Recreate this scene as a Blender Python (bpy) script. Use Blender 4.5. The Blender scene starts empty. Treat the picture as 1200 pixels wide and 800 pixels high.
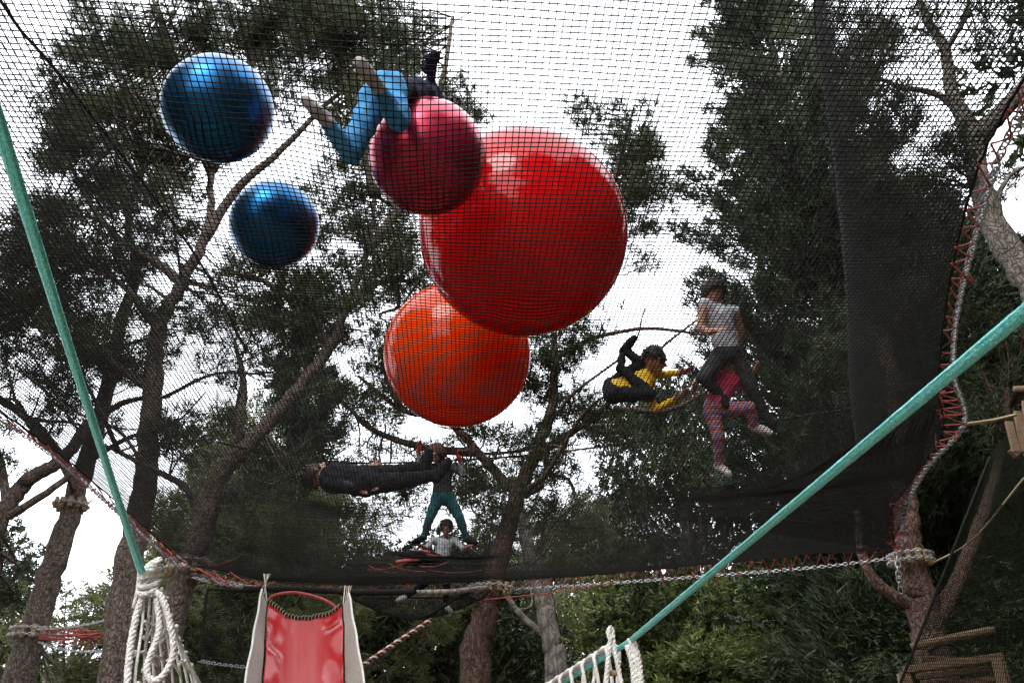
import bpy, math, random
import numpy as np
from mathutils import Vector, Matrix

R = math.radians
random.seed(7)
rng = np.random.default_rng(11)
scene = bpy.context.scene
col = scene.collection

# ------------------------------------------------------------------ camera
CAM = np.array([0.0, 0.0, 1.6])
PITCH = R(30.0)
F = 923.0                                   # focal length in pixels of the 1200 x 800 photograph
cam_d = bpy.data.cameras.new('camera')
cam_d.sensor_width = 36.0
cam_d.lens = 36.0 * F / 1200.0
cam_d.clip_start = 0.05
cam_d.clip_end = 2000.0
cam = bpy.data.objects.new('camera', cam_d)
col.objects.link(cam)
cam.location = CAM
cam.rotation_euler = (R(90) + PITCH, 0, 0)
scene.camera = cam

# ------------------------------------------------------------------ world: bright overcast sky
SUN_EL, SUN_AZ = R(42), R(205)              # soft veiled sun behind the photographer
world = bpy.data.worlds.new('World')
scene.world = world
world.use_nodes = True
wn, wl = world.node_tree.nodes, world.node_tree.links
wn.clear()
w_out = wn.new('ShaderNodeOutputWorld')
w_mix = wn.new('ShaderNodeMixShader')
w_b1 = wn.new('ShaderNodeBackground')
w_b2 = wn.new('ShaderNodeBackground')
w_sky = wn.new('ShaderNodeTexSky')
w_sky.sky_type = 'NISHITA'
w_sky.sun_disc = False
w_sky.sun_elevation = SUN_EL
w_sky.sun_rotation = SUN_AZ
w_sky.dust_density = 3.0
w_b1.inputs['Strength'].default_value = 0.10
w_b2.inputs['Color'].default_value = (0.93, 0.96, 1.0, 1)      # the cloud deck
w_b2.inputs['Strength'].default_value = 1.25
w_mix.inputs[0].default_value = 0.75
wl.new(w_sky.outputs[0], w_b1.inputs['Color'])
wl.new(w_b1.outputs[0], w_mix.inputs[1])
wl.new(w_b2.outputs[0], w_mix.inputs[2])
wl.new(w_mix.outputs[0], w_out.inputs['Surface'])

sun_d = bpy.data.lights.new('sun', 'SUN')
sun_d.energy = 0.5
sun_d.angle = R(25)
sun_d.color = (1.0, 0.96, 0.9)
sun = bpy.data.objects.new('sun', sun_d)
col.objects.link(sun)
sdir = Vector((math.sin(SUN_AZ) * math.cos(SUN_EL), math.cos(SUN_AZ) * math.cos(SUN_EL), math.sin(SUN_EL)))
sun.rotation_euler = (-sdir).to_track_quat('-Z', 'Y').to_euler()
sun.location = (-8, -15, 30)

scene.view_settings.view_transform = 'Standard'
scene.view_settings.look = 'None'
scene.view_settings.gamma = 1.0
scene.view_settings.exposure = 2.1
scene.render.engine = 'CYCLES'
scene.cycles.max_bounces = 8
scene.cycles.diffuse_bounces = 4
scene.cycles.transparent_max_bounces = 8

# ------------------------------------------------------------------ pixel helpers
def ray(px, py):
    x = (px - 600.0) / F
    y = (400.0 - py) / F
    c, s = math.cos(PITCH), math.sin(PITCH)
    return np.array([x, c - y * s, s + y * c])
def P(px, py, dist):
    d = ray(px, py)
    return CAM + d / np.linalg.norm(d) * dist
def PZ(px, py, z):
    d = ray(px, py)
    return CAM + d * ((z - CAM[2]) / d[2])
def PY(px, py, Y):
    d = ray(px, py)
    return CAM + d * (Y / d[1])
def depth(pt):                              # distance along the view axis
    d = np.asarray(pt) - CAM
    return d[1] * math.cos(PITCH) + d[2] * math.sin(PITCH)
def ppm(pt):                                # photo pixels per metre at a point
    return F / np.linalg.norm(np.asarray(pt) - CAM)

# ------------------------------------------------------------------ materials
def mat(name, c1, c2=None, rough=0.7, scale=8.0, detail=4.0, bump=0.0, bscale=None, metallic=0.0, spec=0.5,
        translucent=0.0, coat=0.0, stretch=None, island=0.0, sheen=0.0):
    m = bpy.data.materials.new(name)
    m.use_nodes = True
    n, l = m.node_tree.nodes, m.node_tree.links
    bs = n['Principled BSDF']
    out = n['Material Output']
    bs.inputs['Roughness'].default_value = rough
    bs.inputs['Metallic'].default_value = metallic
    bs.inputs['Specular IOR Level'].default_value = spec
    bs.inputs['Coat Weight'].default_value = coat
    bs.inputs['Sheen Weight'].default_value = sheen
    c2 = c2 or tuple(min(1, v * 1.25) for v in c1)
    tc = n.new('ShaderNodeTexCoord')
    src = tc.outputs['Object']
    if stretch:
        mp = n.new('ShaderNodeMapping')
        mp.inputs['Scale'].default_value = stretch
        l.new(src, mp.inputs['Vector'])
        src = mp.outputs[0]
    nz = n.new('ShaderNodeTexNoise')
    nz.inputs['Scale'].default_value = scale
    nz.inputs['Detail'].default_value = detail
    l.new(src, nz.inputs['Vector'])
    rp = n.new('ShaderNodeValToRGB')
    rp.color_ramp.elements[0].position = 0.32
    rp.color_ramp.elements[1].position = 0.68
    rp.color_ramp.elements[0].color = (*c1, 1)
    rp.color_ramp.elements[1].color = (*c2, 1)
    l.new(nz.outputs['Fac'], rp.inputs['Fac'])
    colour = rp.outputs[0]
    if island:
        ge = n.new('ShaderNodeNewGeometry')
        mr = n.new('ShaderNodeMapRange')
        mr.inputs['To Min'].default_value = 1 - island
        mr.inputs['To Max'].default_value = 1 + island
        l.new(ge.outputs['Random Per Island'], mr.inputs['Value'])
        mx = n.new('ShaderNodeVectorMath')
        mx.operation = 'SCALE'
        l.new(colour, mx.inputs[0])
        l.new(mr.outputs[0], mx.inputs['Scale'])
        colour = mx.outputs[0]
    l.new(colour, bs.inputs['Base Color'])
    if bump:
        bz = n.new('ShaderNodeTexNoise')
        bz.inputs['Scale'].default_value = bscale or scale * 3
        bz.inputs['Detail'].default_value = 5
        l.new(src, bz.inputs['Vector'])
        bp = n.new('ShaderNodeBump')
        bp.inputs['Strength'].default_value = bump
        bp.inputs['Distance'].default_value = 0.02
        l.new(bz.outputs['Fac'], bp.inputs['Height'])
        l.new(bp.outputs[0], bs.inputs['Normal'])
    if translucent:
        tr = n.new('ShaderNodeBsdfTranslucent')
        l.new(colour, tr.inputs['Color'])
        ms = n.new('ShaderNodeMixShader')
        ms.inputs[0].default_value = translucent
        l.new(bs.outputs[0], ms.inputs[1])
        l.new(tr.outputs[0], ms.inputs[2])
        l.new(ms.outputs[0], out.inputs['Surface'])
    return m

def bark_mat(name, c1, c2, scale=9.0):
    m = bpy.data.materials.new(name)
    m.use_nodes = True
    n, l = m.node_tree.nodes, m.node_tree.links
    bs = n['Principled BSDF']
    bs.inputs['Roughness'].default_value = 0.9
    bs.inputs['Specular IOR Level'].default_value = 0.2
    tc = n.new('ShaderNodeTexCoord')
    mp = n.new('ShaderNodeMapping')
    mp.inputs['Scale'].default_value = (1, 1, 0.45)
    l.new(tc.outputs['Object'], mp.inputs['Vector'])
    wz = n.new('ShaderNodeTexNoise')
    wz.inputs['Scale'].default_value = 6
    l.new(mp.outputs[0], wz.inputs['Vector'])
    ad = n.new('ShaderNodeMixRGB')
    ad.blend_type = 'ADD'
    ad.inputs[0].default_value = 0.2
    l.new(mp.outputs[0], ad.inputs[1])
    l.new(wz.outputs['Color'], ad.inputs[2])
    vo = n.new('ShaderNodeTexVoronoi')
    vo.feature = 'DISTANCE_TO_EDGE'
    vo.inputs['Scale'].default_value = scale * 3
    l.new(ad.outputs[0], vo.inputs['Vector'])
    nz = n.new('ShaderNodeTexNoise')
    nz.inputs['Scale'].default_value = scale * 2
    nz.inputs['Detail'].default_value = 8
    l.new(tc.outputs['Object'], nz.inputs['Vector'])
    rp = n.new('ShaderNodeValToRGB')
    rp.color_ramp.elements[0].position = 0.3
    rp.color_ramp.elements[1].position = 0.7
    rp.color_ramp.elements[0].color = (*c1, 1)
    rp.color_ramp.elements[1].color = (*c2, 1)
    l.new(nz.outputs['Fac'], rp.inputs['Fac'])
    cr = n.new('ShaderNodeValToRGB')
    cr.color_ramp.elements[0].position = 0.0
    cr.color_ramp.elements[1].position = 0.16
    cr.color_ramp.elements[0].color = (0.5, 0.48, 0.46, 1)
    cr.color_ramp.elements[1].color = (1, 1, 1, 1)
    l.new(vo.outputs['Distance'], cr.inputs['Fac'])
    mu = n.new('ShaderNodeMixRGB')
    mu.blend_type = 'MULTIPLY'
    mu.inputs[0].default_value = 0.8
    l.new(rp.outputs[0], mu.inputs[1])
    l.new(cr.outputs[0], mu.inputs[2])
    l.new(mu.outputs[0], bs.inputs['Base Color'])
    ma = n.new('ShaderNodeMath')
    ma.operation = 'ADD'
    l.new(cr.outputs[0], ma.inputs[0])
    l.new(nz.outputs['Fac'], ma.inputs[1])
    bp = n.new('ShaderNodeBump')
    bp.inputs['Strength'].default_value = 0.9
    bp.inputs['Distance'].default_value = 0.03
    l.new(ma.outputs[0], bp.inputs['Height'])
    l.new(bp.outputs[0], bs.inputs['Normal'])
    return m

M = {}
M['ground'] = mat('forest_floor', (0.10, 0.07, 0.045), (0.22, 0.17, 0.11), 0.95, 1.5, 8, 0.6, 12)
M['bark'] = bark_mat('pine_bark', (0.08, 0.060, 0.050), (0.20, 0.155, 0.132))
M['bark_dim'] = bark_mat('dull_grey_bark', (0.10, 0.088, 0.076), (0.22, 0.195, 0.17), 7)
M['bark_grey'] = bark_mat('grey_bark', (0.16, 0.145, 0.125), (0.32, 0.29, 0.26), 3.5)
M['bark_red'] = bark_mat('reddish_bark', (0.08, 0.048, 0.038), (0.175, 0.112, 0.09))
M['bark_far'] = mat('far_bark', (0.10, 0.085, 0.07), (0.2, 0.17, 0.14), 0.9, 4, 6, 0.5)
M['needles'] = mat('pine_needles', (0.024, 0.036, 0.013), (0.056, 0.070, 0.026), 0.6, 1.6, 3, spec=0.3, translucent=0.22, island=0.35)
M['leaves'] = mat('green_leaves', (0.060, 0.095, 0.020), (0.155, 0.180, 0.055), 0.55, 0.9, 3, spec=0.35, translucent=0.35, island=0.4)
M['leaves_olive'] = mat('olive_leaves', (0.070, 0.085, 0.028), (0.150, 0.155, 0.062), 0.6, 0.9, 3, spec=0.3, translucent=0.3, island=0.4)
M['leaves_dark'] = mat('dark_leaves', (0.014, 0.025, 0.009), (0.040, 0.055, 0.02), 0.6, 0.8, 3, spec=0.25, translucent=0.15, island=0.4)
M['cypress'] = mat('cypress_sprays', (0.014, 0.025, 0.013), (0.044, 0.058, 0.030), 0.65, 1.3, 3, spec=0.25, translucent=0.12, island=0.35)
M['net'] = mat('black_netting', (0.010, 0.010, 0.010), (0.018, 0.017, 0.016), 0.8, 30, 2, spec=0.08)
M['net_rope'] = mat('black_rope', (0.012, 0.012, 0.012), (0.03, 0.028, 0.028), 0.8, 60, 2, 0.5, spec=0.08)
M['net_green'] = mat('dark_green_netting', (0.005, 0.007, 0.004), (0.012, 0.014, 0.009), 0.9, 20, 2, spec=0.08)
M['steel'] = mat('galvanised_steel', (0.30, 0.31, 0.33), (0.46, 0.47, 0.48), 0.45, 25, 3, metallic=0.75)
M['red_cord'] = mat('red_cord', (0.28, 0.035, 0.035), (0.44, 0.10, 0.09), 0.75, 40, 2, 0.4)
M['wood'] = mat('pale_wood_block', (0.24, 0.16, 0.085), (0.36, 0.26, 0.145), 0.8, 14, 5, 0.3, stretch=(1, 1, 0.3))
M['timber'] = mat('weathered_timber', (0.11, 0.07, 0.042), (0.20, 0.13, 0.08), 0.85, 9, 6, 0.35, stretch=(1, 6, 6))
M['white_rope'] = mat('white_rope', (0.74, 0.72, 0.69), (0.87, 0.86, 0.83), 0.8, 40, 3, 0.6, 180)
M['tan_rope'] = mat('tan_rope', (0.35, 0.27, 0.15), (0.5, 0.4, 0.25), 0.85, 60, 2, 0.5)
M['beige_net'] = mat('beige_canvas', (0.40, 0.36, 0.31), (0.52, 0.47, 0.41), 0.85, 60, 3, 0.5, 300, translucent=0.15)
M['skin'] = mat('skin', (0.24, 0.12, 0.08), (0.32, 0.165, 0.11), 0.5, 20, 2)
M['skin_pale'] = mat('pale_skin', (0.55, 0.38, 0.31), (0.64, 0.46, 0.38), 0.5, 20, 2)
M['hair'] = mat('dark_hair', (0.012, 0.009, 0.008), (0.03, 0.02, 0.016), 0.5, 60, 2, 0.6, 120, stretch=(1, 1, 0.2), spec=0.15)
M['hair_brown'] = mat('brown_hair', (0.05, 0.025, 0.018), (0.11, 0.055, 0.035), 0.5, 60, 2, 0.6, 120, spec=0.15)
M['blackcloth'] = mat('black_cloth', (0.006, 0.006, 0.008), (0.013, 0.013, 0.015), 0.9, 18, 3, 0.35, 40, spec=0.08)
M['greycloth'] = mat('charcoal_cloth', (0.020, 0.020, 0.023), (0.045, 0.045, 0.05), 0.9, 18, 3, 0.35, 40, spec=0.08)
M['tshirt'] = mat('pale_grey_cloth', (0.30, 0.31, 0.35), (0.42, 0.43, 0.47), 0.85, 14, 3, 0.35, 35, spec=0.15)
M['yellow'] = mat('yellow_cloth', (0.45, 0.27, 0.01), (0.58, 0.37, 0.03), 0.8, 14, 3, 0.35, 35, spec=0.15)
M['pink'] = mat('pink_cloth', (0.42, 0.02, 0.07), (0.55, 0.05, 0.12), 0.8, 14, 3, 0.35, 35, spec=0.15)
M['teal'] = mat('teal_cloth', (0.010, 0.07, 0.08), (0.025, 0.12, 0.13), 0.85, 14, 3, 0.35, 35, spec=0.15)
M['blue'] = mat('sky_blue_cloth', (0.045, 0.22, 0.46), (0.08, 0.30, 0.58), 0.8, 10, 3, 0.35, 30, spec=0.15)
M['navy'] = mat('navy_cloth', (0.018, 0.018, 0.045), (0.035, 0.035, 0.08), 0.85, 14, 3, 0.35, 35, spec=0.15)
M['sock'] = mat('pale_sock', (0.30, 0.27, 0.26), (0.42, 0.38, 0.37), 0.85, 20, 3, 0.3, spec=0.15)
M['redcloth'] = mat('red_cloth', (0.40, 0.02, 0.02), (0.6, 0.05, 0.04), 0.8, 14, 3, 0.35, spec=0.15)
M['eye'] = mat('dark_eye', (0.01, 0.008, 0.007), None, 0.2)
M['lip'] = mat('lip', (0.28, 0.10, 0.09), None, 0.5)

def plaid_mat():
    m = bpy.data.materials.new('plaid_cloth')
    m.use_nodes = True
    n, l = m.node_tree.nodes, m.node_tree.links
    bs = n['Principled BSDF']
    bs.inputs['Roughness'].default_value = 0.85
    tc = n.new('ShaderNodeTexCoord')
    prev = None
    base = n.new('ShaderNodeRGB')
    base.outputs[0].default_value = (0.14, 0.14, 0.18, 1)
    prev = base.outputs[0]
    for axis, sc, ccol, thr in (('Z', 13, (0.26, 0.03, 0.04, 1), 0.82), ('X', 15, (0.07, 0.08, 0.2, 1), 0.6),
                                ('Z', 27, (0.45, 0.17, 0.03, 1), 0.93), ('X', 31, (0.33, 0.05, 0.07, 1), 0.88)):
        wv = n.new('ShaderNodeTexWave')
        wv.bands_direction = axis
        wv.inputs['Scale'].default_value = sc * 0.32
        wv.inputs['Distortion'].default_value = 0.6
        l.new(tc.outputs['Object'], wv.inputs['Vector'])
        gt = n.new('ShaderNodeMath')
        gt.operation = 'GREATER_THAN'
        gt.inputs[1].default_value = thr
        l.new(wv.outputs['Fac'], gt.inputs[0])
        mx = n.new('ShaderNodeMixRGB')
        mx.inputs[2].default_value = ccol
        l.new(gt.outputs[0], mx.inputs[0])
        l.new(prev, mx.inputs[1])
        prev = mx.outputs[0]
    l.new(prev, bs.inputs['Base Color'])
    return m
M['plaid'] = plaid_mat()

def ball_mat(name, c, rough, translucent, metallic=0.0, coat=0.0, spec=0.5):
    """inflated vinyl: glossy skin that lets some daylight through, with scuffs and fine dust"""
    m = bpy.data.materials.new(name)
    m.use_nodes = True
    n, l = m.node_tree.nodes, m.node_tree.links
    bs = n['Principled BSDF']
    tc = n.new('ShaderNodeTexCoord')
    nz = n.new('ShaderNodeTexNoise')
    nz.inputs['Scale'].default_value = 2.2
    nz.inputs['Detail'].default_value = 7
    l.new(tc.outputs['Object'], nz.inputs['Vector'])
    rp = n.new('ShaderNodeValToRGB')
    rp.color_ramp.elements[0].position = 0.35
    rp.color_ramp.elements[1].position = 0.75
    rp.color_ramp.elements[0].color = (*c, 1)
    rp.color_ramp.elements[1].color = (*[min(1, v * 1.12 + 0.004) for v in c], 1)
    l.new(nz.outputs['Fac'], rp.inputs['Fac'])
    l.new(rp.outputs[0], bs.inputs['Base Color'])
    n2 = n.new('ShaderNodeTexNoise')
    n2.inputs['Scale'].default_value = 9
    n2.inputs['Detail'].default_value = 8
    l.new(tc.outputs['Object'], n2.inputs['Vector'])
    mr = n.new('ShaderNodeMapRange')
    mr.inputs['To Min'].default_value = rough * 0.75
    mr.inputs['To Max'].default_value = rough * 1.35
    l.new(n2.outputs['Fac'], mr.inputs['Value'])
    l.new(mr.outputs[0], bs.inputs['Roughness'])
    bs.inputs['Metallic'].default_value = metallic
    bs.inputs['Coat Weight'].default_value = coat
    bs.inputs['Coat Roughness'].default_value = 0.12
    bs.inputs['Specular IOR Level'].default_value = spec
    tr = n.new('ShaderNodeBsdfTranslucent')
    tr.inputs['Color'].default_value = (*[min(1, v * 1.5) for v in c], 1)
    ms = n.new('ShaderNodeMixShader')
    ms.inputs[0].default_value = translucent
    l.new(bs.outputs[0], ms.inputs[1])
    l.new(tr.outputs[0], ms.inputs[2])
    l.new(ms.outputs[0], n['Material Output'].inputs['Surface'])
    return m

def strap_mat():
    m = mat('turquoise_webbing', (0.04, 0.62, 0.60), (0.26, 0.92, 0.90), 0.6, 170, 2, sheen=0.3)
    n, l = m.node_tree.nodes, m.node_tree.links
    bs = n['Principled BSDF']
    uv = n.new('ShaderNodeUVMap')
    wv = n.new('ShaderNodeTexWave')
    wv.wave_type = 'BANDS'
    wv.bands_direction = 'X'
    wv.inputs['Scale'].default_value = 16
    wv.inputs['Distortion'].default_value = 0.8
    l.new(uv.outputs[0], wv.inputs['Vector'])
    vo = n.new('ShaderNodeTexVoronoi')
    vo.inputs['Scale'].default_value = 190
    mp = n.new('ShaderNodeMapping')
    mp.inputs['Scale'].default_value = (1.6, 1.0, 1)
    l.new(uv.outputs[0], mp.inputs['Vector'])
    l.new(mp.outputs[0], vo.inputs['Vector'])
    sb = n.new('ShaderNodeMath')
    sb.operation = 'SUBTRACT'
    l.new(wv.outputs['Fac'], sb.inputs[0])
    l.new(vo.outputs['Distance'], sb.inputs[1])
    bp = n.new('ShaderNodeBump')
    bp.inputs['Strength'].default_value = 0.9
    bp.inputs['Distance'].default_value = 0.004
    l.new(sb.outputs[0], bp.inputs['Height'])
    l.new(bp.outputs[0], bs.inputs['Normal'])
    return m
M['strap'] = strap_mat()

# ------------------------------------------------------------------ mesh helpers
def tag(o, label=None, cat=None, group=None, kind=None):
    if label: o['label'] = label
    if cat: o['category'] = cat
    if group: o['group'] = group
    if kind: o['kind'] = kind
    return o
def link(name, me, parent=None):
    o = bpy.data.objects.new(name, me)
    col.objects.link(o)
    if parent is not None:
        o.parent = parent
        o.matrix_parent_inverse = parent.matrix_basis.inverted()
    return o
def empty(name, loc, label, cat, group=None):
    o = bpy.data.objects.new(name, None)
    col.objects.link(o)
    o.location = tuple(loc)
    o.empty_display_size = 0.2
    return tag(o, label, cat, group)
def np_mesh(name, V, Fc, mats, parent=None, smooth=False, uv=None):
    """V (n,3), Fc (m,k) all faces with k corners"""
    V = np.ascontiguousarray(V, dtype=np.float32)
    Fc = np.ascontiguousarray(Fc, dtype=np.int32)
    me = bpy.data.meshes.new(name)
    m, k = Fc.shape
    me.vertices.add(len(V))
    me.vertices.foreach_set('co', V.ravel())
    me.loops.add(m * k)
    me.loops.foreach_set('vertex_index', Fc.ravel())
    me.polygons.add(m)
    me.polygons.foreach_set('loop_start', np.arange(m, dtype=np.int32) * k)
    me.polygons.foreach_set('loop_total', np.full(m, k, dtype=np.int32))
    if smooth:
        me.polygons.foreach_set('use_smooth', np.ones(m, dtype=bool))
    if uv is not None:
        lay = me.uv_layers.new(name='UVMap')
        lay.data.foreach_set('uv', np.asarray(uv, dtype=np.float32)[Fc.ravel()].ravel())
    me.update(calc_edges=True)
    me.validate()
    for mm in (mats if isinstance(mats, (list, tuple)) else [mats]):
        me.materials.append(mm)
    return link(name, me, parent)

class MB:
    def __init__(self):
        self.v, self.f, self.n = [], [], 0
    def add(self, V, Fs):
        V = np.asarray(V, dtype=float)
        self.v.append(V)
        n = self.n
        self.f.extend([tuple(int(i) + n for i in q) for q in Fs])
        self.n += len(V)
    def tube(self, pts, r, sides=8, caps=True, flat=None, knob=0.0):
        pts = np.asarray(pts, dtype=float)
        k = len(pts)
        r = np.full(k, r, dtype=float) if np.isscalar(r) else np.asarray(r, dtype=float)
        T = np.gradient(pts, axis=0)
        T /= np.linalg.norm(T, axis=1)[:, None] + 1e-12
        a = np.array([0, 0, 1.0]) if abs(T[0][2]) < 0.9 else np.array([1.0, 0, 0])
        nrm = np.cross(T[0], a)
        nrm /= np.linalg.norm(nrm)
        V = []
        for i in range(k):
            nrm = nrm - T[i] * nrm.dot(T[i])
            nrm /= np.linalg.norm(nrm) + 1e-12
            b = np.cross(T[i], nrm)
            for s in range(sides):
                t = 2 * math.pi * s / sides
                rr = r[i] * (1 + (random.uniform(-knob, knob) if knob else 0))
                V.append(pts[i] + nrm * math.cos(t) * rr + b * math.sin(t) * rr * (flat or 1))
        Fs = []
        for i in range(k - 1):
            for s in range(sides):
                s2 = (s + 1) % sides
                Fs.append((i * sides + s, i * sides + s2, (i + 1) * sides + s2, (i + 1) * sides + s))
        if caps:
            Fs.append(tuple(range(sides - 1, -1, -1)))
            Fs.append(tuple((k - 1) * sides + s for s in range(sides)))
        self.add(V, Fs)
    def box(self, c, ax, ay, az):
        """centre and three half-axis vectors"""
        c, ax, ay, az = (np.asarray(q, dtype=float) for q in (c, ax, ay, az))
        V = [c + sx * ax + sy * ay + sz * az for sx in (-1, 1) for sy in (-1, 1) for sz in (-1, 1)]
        self.add(V, [(0, 1, 3, 2), (4, 6, 7, 5), (0, 4, 5, 1), (2, 3, 7, 6), (0, 2, 6, 4), (1, 5, 7, 3)])
    def beam(self, a, b, w, h, up=(0, 0, 1)):
        a, b = np.asarray(a, dtype=float), np.asarray(b, dtype=float)
        t = b - a
        L = np.linalg.norm(t)
        t /= L
        s = np.cross(t, up)
        s /= np.linalg.norm(s)
        u = np.cross(s, t)
        self.box((a + b) / 2, t * L / 2, s * w / 2, u * h / 2)
    def build(self, name, mats, parent=None, smooth=True, bevel=0.0):
        me = bpy.data.meshes.new(name)
        me.from_pydata(np.concatenate(self.v).tolist(), [], self.f)
        me.update()
        if smooth:
            me.polygons.foreach_set('use_smooth', np.ones(len(me.polygons), dtype=bool))
        for mm in (mats if isinstance(mats, (list, tuple)) else [mats]):
            me.materials.append(mm)
        o = link(name, me, parent)
        if bevel:
            md = o.modifiers.new('bevel', 'BEVEL')
            md.width = bevel
            md.segments = 2
        return o

def spline(pts, per=6):
    """Catmull-Rom through the points"""
    p = np.asarray(pts, dtype=float)
    if len(p) < 3:
        return np.array([p[0] + (p[-1] - p[0]) * t for t in np.linspace(0, 1, per + 1)])
    q = np.vstack([2 * p[0] - p[1], p, 2 * p[-1] - p[-2]])
    out = []
    for i in range(1, len(q) - 2):
        for k in range(per):
            t = k / per
            a, b, c, d = q[i - 1], q[i], q[i + 1], q[i + 2]
            out.append(0.5 * (2 * b + (c - a) * t + (2 * a - 5 * b + 4 * c - d) * t * t + (3 * b - a - 3 * c + d) * t ** 3))
    out.append(q[-2])
    return np.array(out)
def resample(pts, step):
    p = np.asarray(pts, dtype=float)
    s = np.concatenate([[0], np.cumsum(np.linalg.norm(np.diff(p, axis=0), axis=1))])
    n = max(2, int(round(s[-1] / step)) + 1)
    t = np.linspace(0, s[-1], n)
    return np.stack([np.interp(t, s, p[:, k]) for k in range(p.shape[1])], axis=1)
def sag_line(a, b, sag, n=16):
    a, b = np.asarray(a, dtype=float), np.asarray(b, dtype=float)
    t = np.linspace(0, 1, n)[:, None]
    p = a + (b - a) * t
    p[:, 2] -= sag * 4 * (t * (1 - t))[:, 0]
    return p

def strands(name, lines, r, m, parent, sides=4):
    VV, FF, n0 = [], [], 0
    ang = np.arange(sides) * 2 * math.pi / sides + math.pi / 4
    for p in lines:
        k = len(p)
        if k < 2:
            continue
        T = np.gradient(p, axis=0)
        T /= np.linalg.norm(T, axis=1)[:, None] + 1e-12
        ref = np.array([0.0, 0.0, 1.0]) if abs(T[0][2]) < 0.8 else np.array([1.0, 0.3, 0.0])
        a = np.cross(T, ref)
        a /= np.linalg.norm(a, axis=1)[:, None] + 1e-12
        b = np.cross(T, a)
        V = p[:, None, :] + r * (a[:, None, :] * np.cos(ang)[None, :, None] + b[:, None, :] * np.sin(ang)[None, :, None])
        VV.append(V.reshape(-1, 3))
        i = np.arange(k - 1)[:, None]
        s = np.arange(sides)[None, :]
        s2 = (s + 1) % sides
        FF.append(np.stack([i * sides + s, i * sides + s2, (i + 1) * sides + s2, (i + 1) * sides + s], axis=2).reshape(-1, 4) + n0)
        n0 += k * sides
    o = np_mesh(name, np.concatenate(VV), np.concatenate(FF), m, parent, smooth=True)
    o['kind'] = 'stuff'
    return o

# one chain link as a bent wire loop; links are laid along a line, turned a quarter each time
def _link_proto(L, W, r, seg=10, sides=5):
    pts = []
    for i in range(seg):
        t = 2 * math.pi * i / seg
        x = math.cos(t)
        y = math.sin(t)
        pts.append((math.copysign(abs(x) ** 0.7, x) * L / 2, math.copysign(abs(y) ** 0.7, y) * W / 2, 0))
    pts = np.array(pts)
    V, Fs = [], []
    for i in range(seg):
        t = pts[(i + 1) % seg] - pts[i - 1]
        t /= np.linalg.norm(t)
        nn = np.array([t[1], -t[0], 0])
        for s in range(sides):
            a = 2 * math.pi * s / sides
            V.append(pts[i] + nn * math.cos(a) * r + np.array([0, 0, 1]) * math.sin(a) * r)
        for s in range(sides):
            Fs.append((i * sides + s, ((i + 1) % seg) * sides + s, ((i + 1) % seg) * sides + (s + 1) % sides, i * sides + (s + 1) % sides))
    return np.array(V), np.array(Fs)
def chain(name, pts, parent, L=0.056, W=0.033, r=0.0046, m=None):
    V0, F0 = _link_proto(L, W, r)
    p = resample(pts, L * 0.72)
    VV, FF = [], []
    for i in range(len(p) - 1):
        t = p[i + 1] - p[i]
        t /= np.linalg.norm(t)
        ref = np.array([0, 0, 1.0]) if abs(t[2]) < 0.9 else np.array([1.0, 0, 0])
        a = np.cross(ref, t)
        a /= np.linalg.norm(a)
        b = np.cross(t, a)
        th = (i % 2) * math.pi / 2 + 0.5 + random.uniform(-0.2, 0.2)
        u = a * math.cos(th) + b * math.sin(th)
        w = np.cross(t, u)
        VV.append((p[i] + p[i + 1]) / 2 + V0[:, :1] * t + V0[:, 1:2] * u + V0[:, 2:] * w)
        FF.append(F0 + i * len(V0))
    return np_mesh(name, np.concatenate(VV), np.concatenate(FF), m or M['steel'], parent, smooth=True)

# ------------------------------------------------------------------ ground
g = np.array([[-300, -300, 0], [300, -300, 0], [300, 300, 0], [-300, 300, 0]], dtype=float)
tag(np_mesh('ground', g, np.array([[0, 1, 2, 3]]), M['ground']), 'brown forest floor covered in dry pine needles', 'ground', kind='structure')

# ------------------------------------------------------------------ the trampoline net: outline and height
Z0 = 3.8
CELL = 0.025
chain_right_px = [(1057, 648), (1060, 600), (1085, 550), (1130, 497), (1118, 440), (1120, 380), (1132, 320), (1148, 260), (1163, 205), (1192, 140), (1240, 60)]
edge_right_px = [(1044, 645), (1041, 605), (1070, 560), (1104, 505), (1100, 460), (1103, 400), (1113, 330), (1128, 260), (1143, 205), (1172, 140), (1218, 60)]
far_px = [(225, 668), (310, 680), (420, 685), (575, 681), (700, 673), (850, 659), (960, 648), (1044, 640)]
left_px = [(225, 662), (195, 640), (150, 600), (80, 540), (0, 482), (-90, 430)]
near_y = 0.9
far_edge = np.array([PZ(x, y, Z0) for x, y in far_px])
right_edge = np.array([PZ(x, y, Z0) for x, y in edge_right_px])
left_edge = np.array([PZ(x, y, Z0) for x, y in left_px])
right_edge = np.vstack([right_edge, [[1.72, 1.3, Z0], [1.7, near_y, Z0]]])
left_edge = np.vstack([left_edge, [[-3.2, 2.2, Z0], [-3.1, near_y, Z0]]])
outline = np.vstack([left_edge[::-1], far_edge[1:-1], right_edge])[:, :2]

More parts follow.
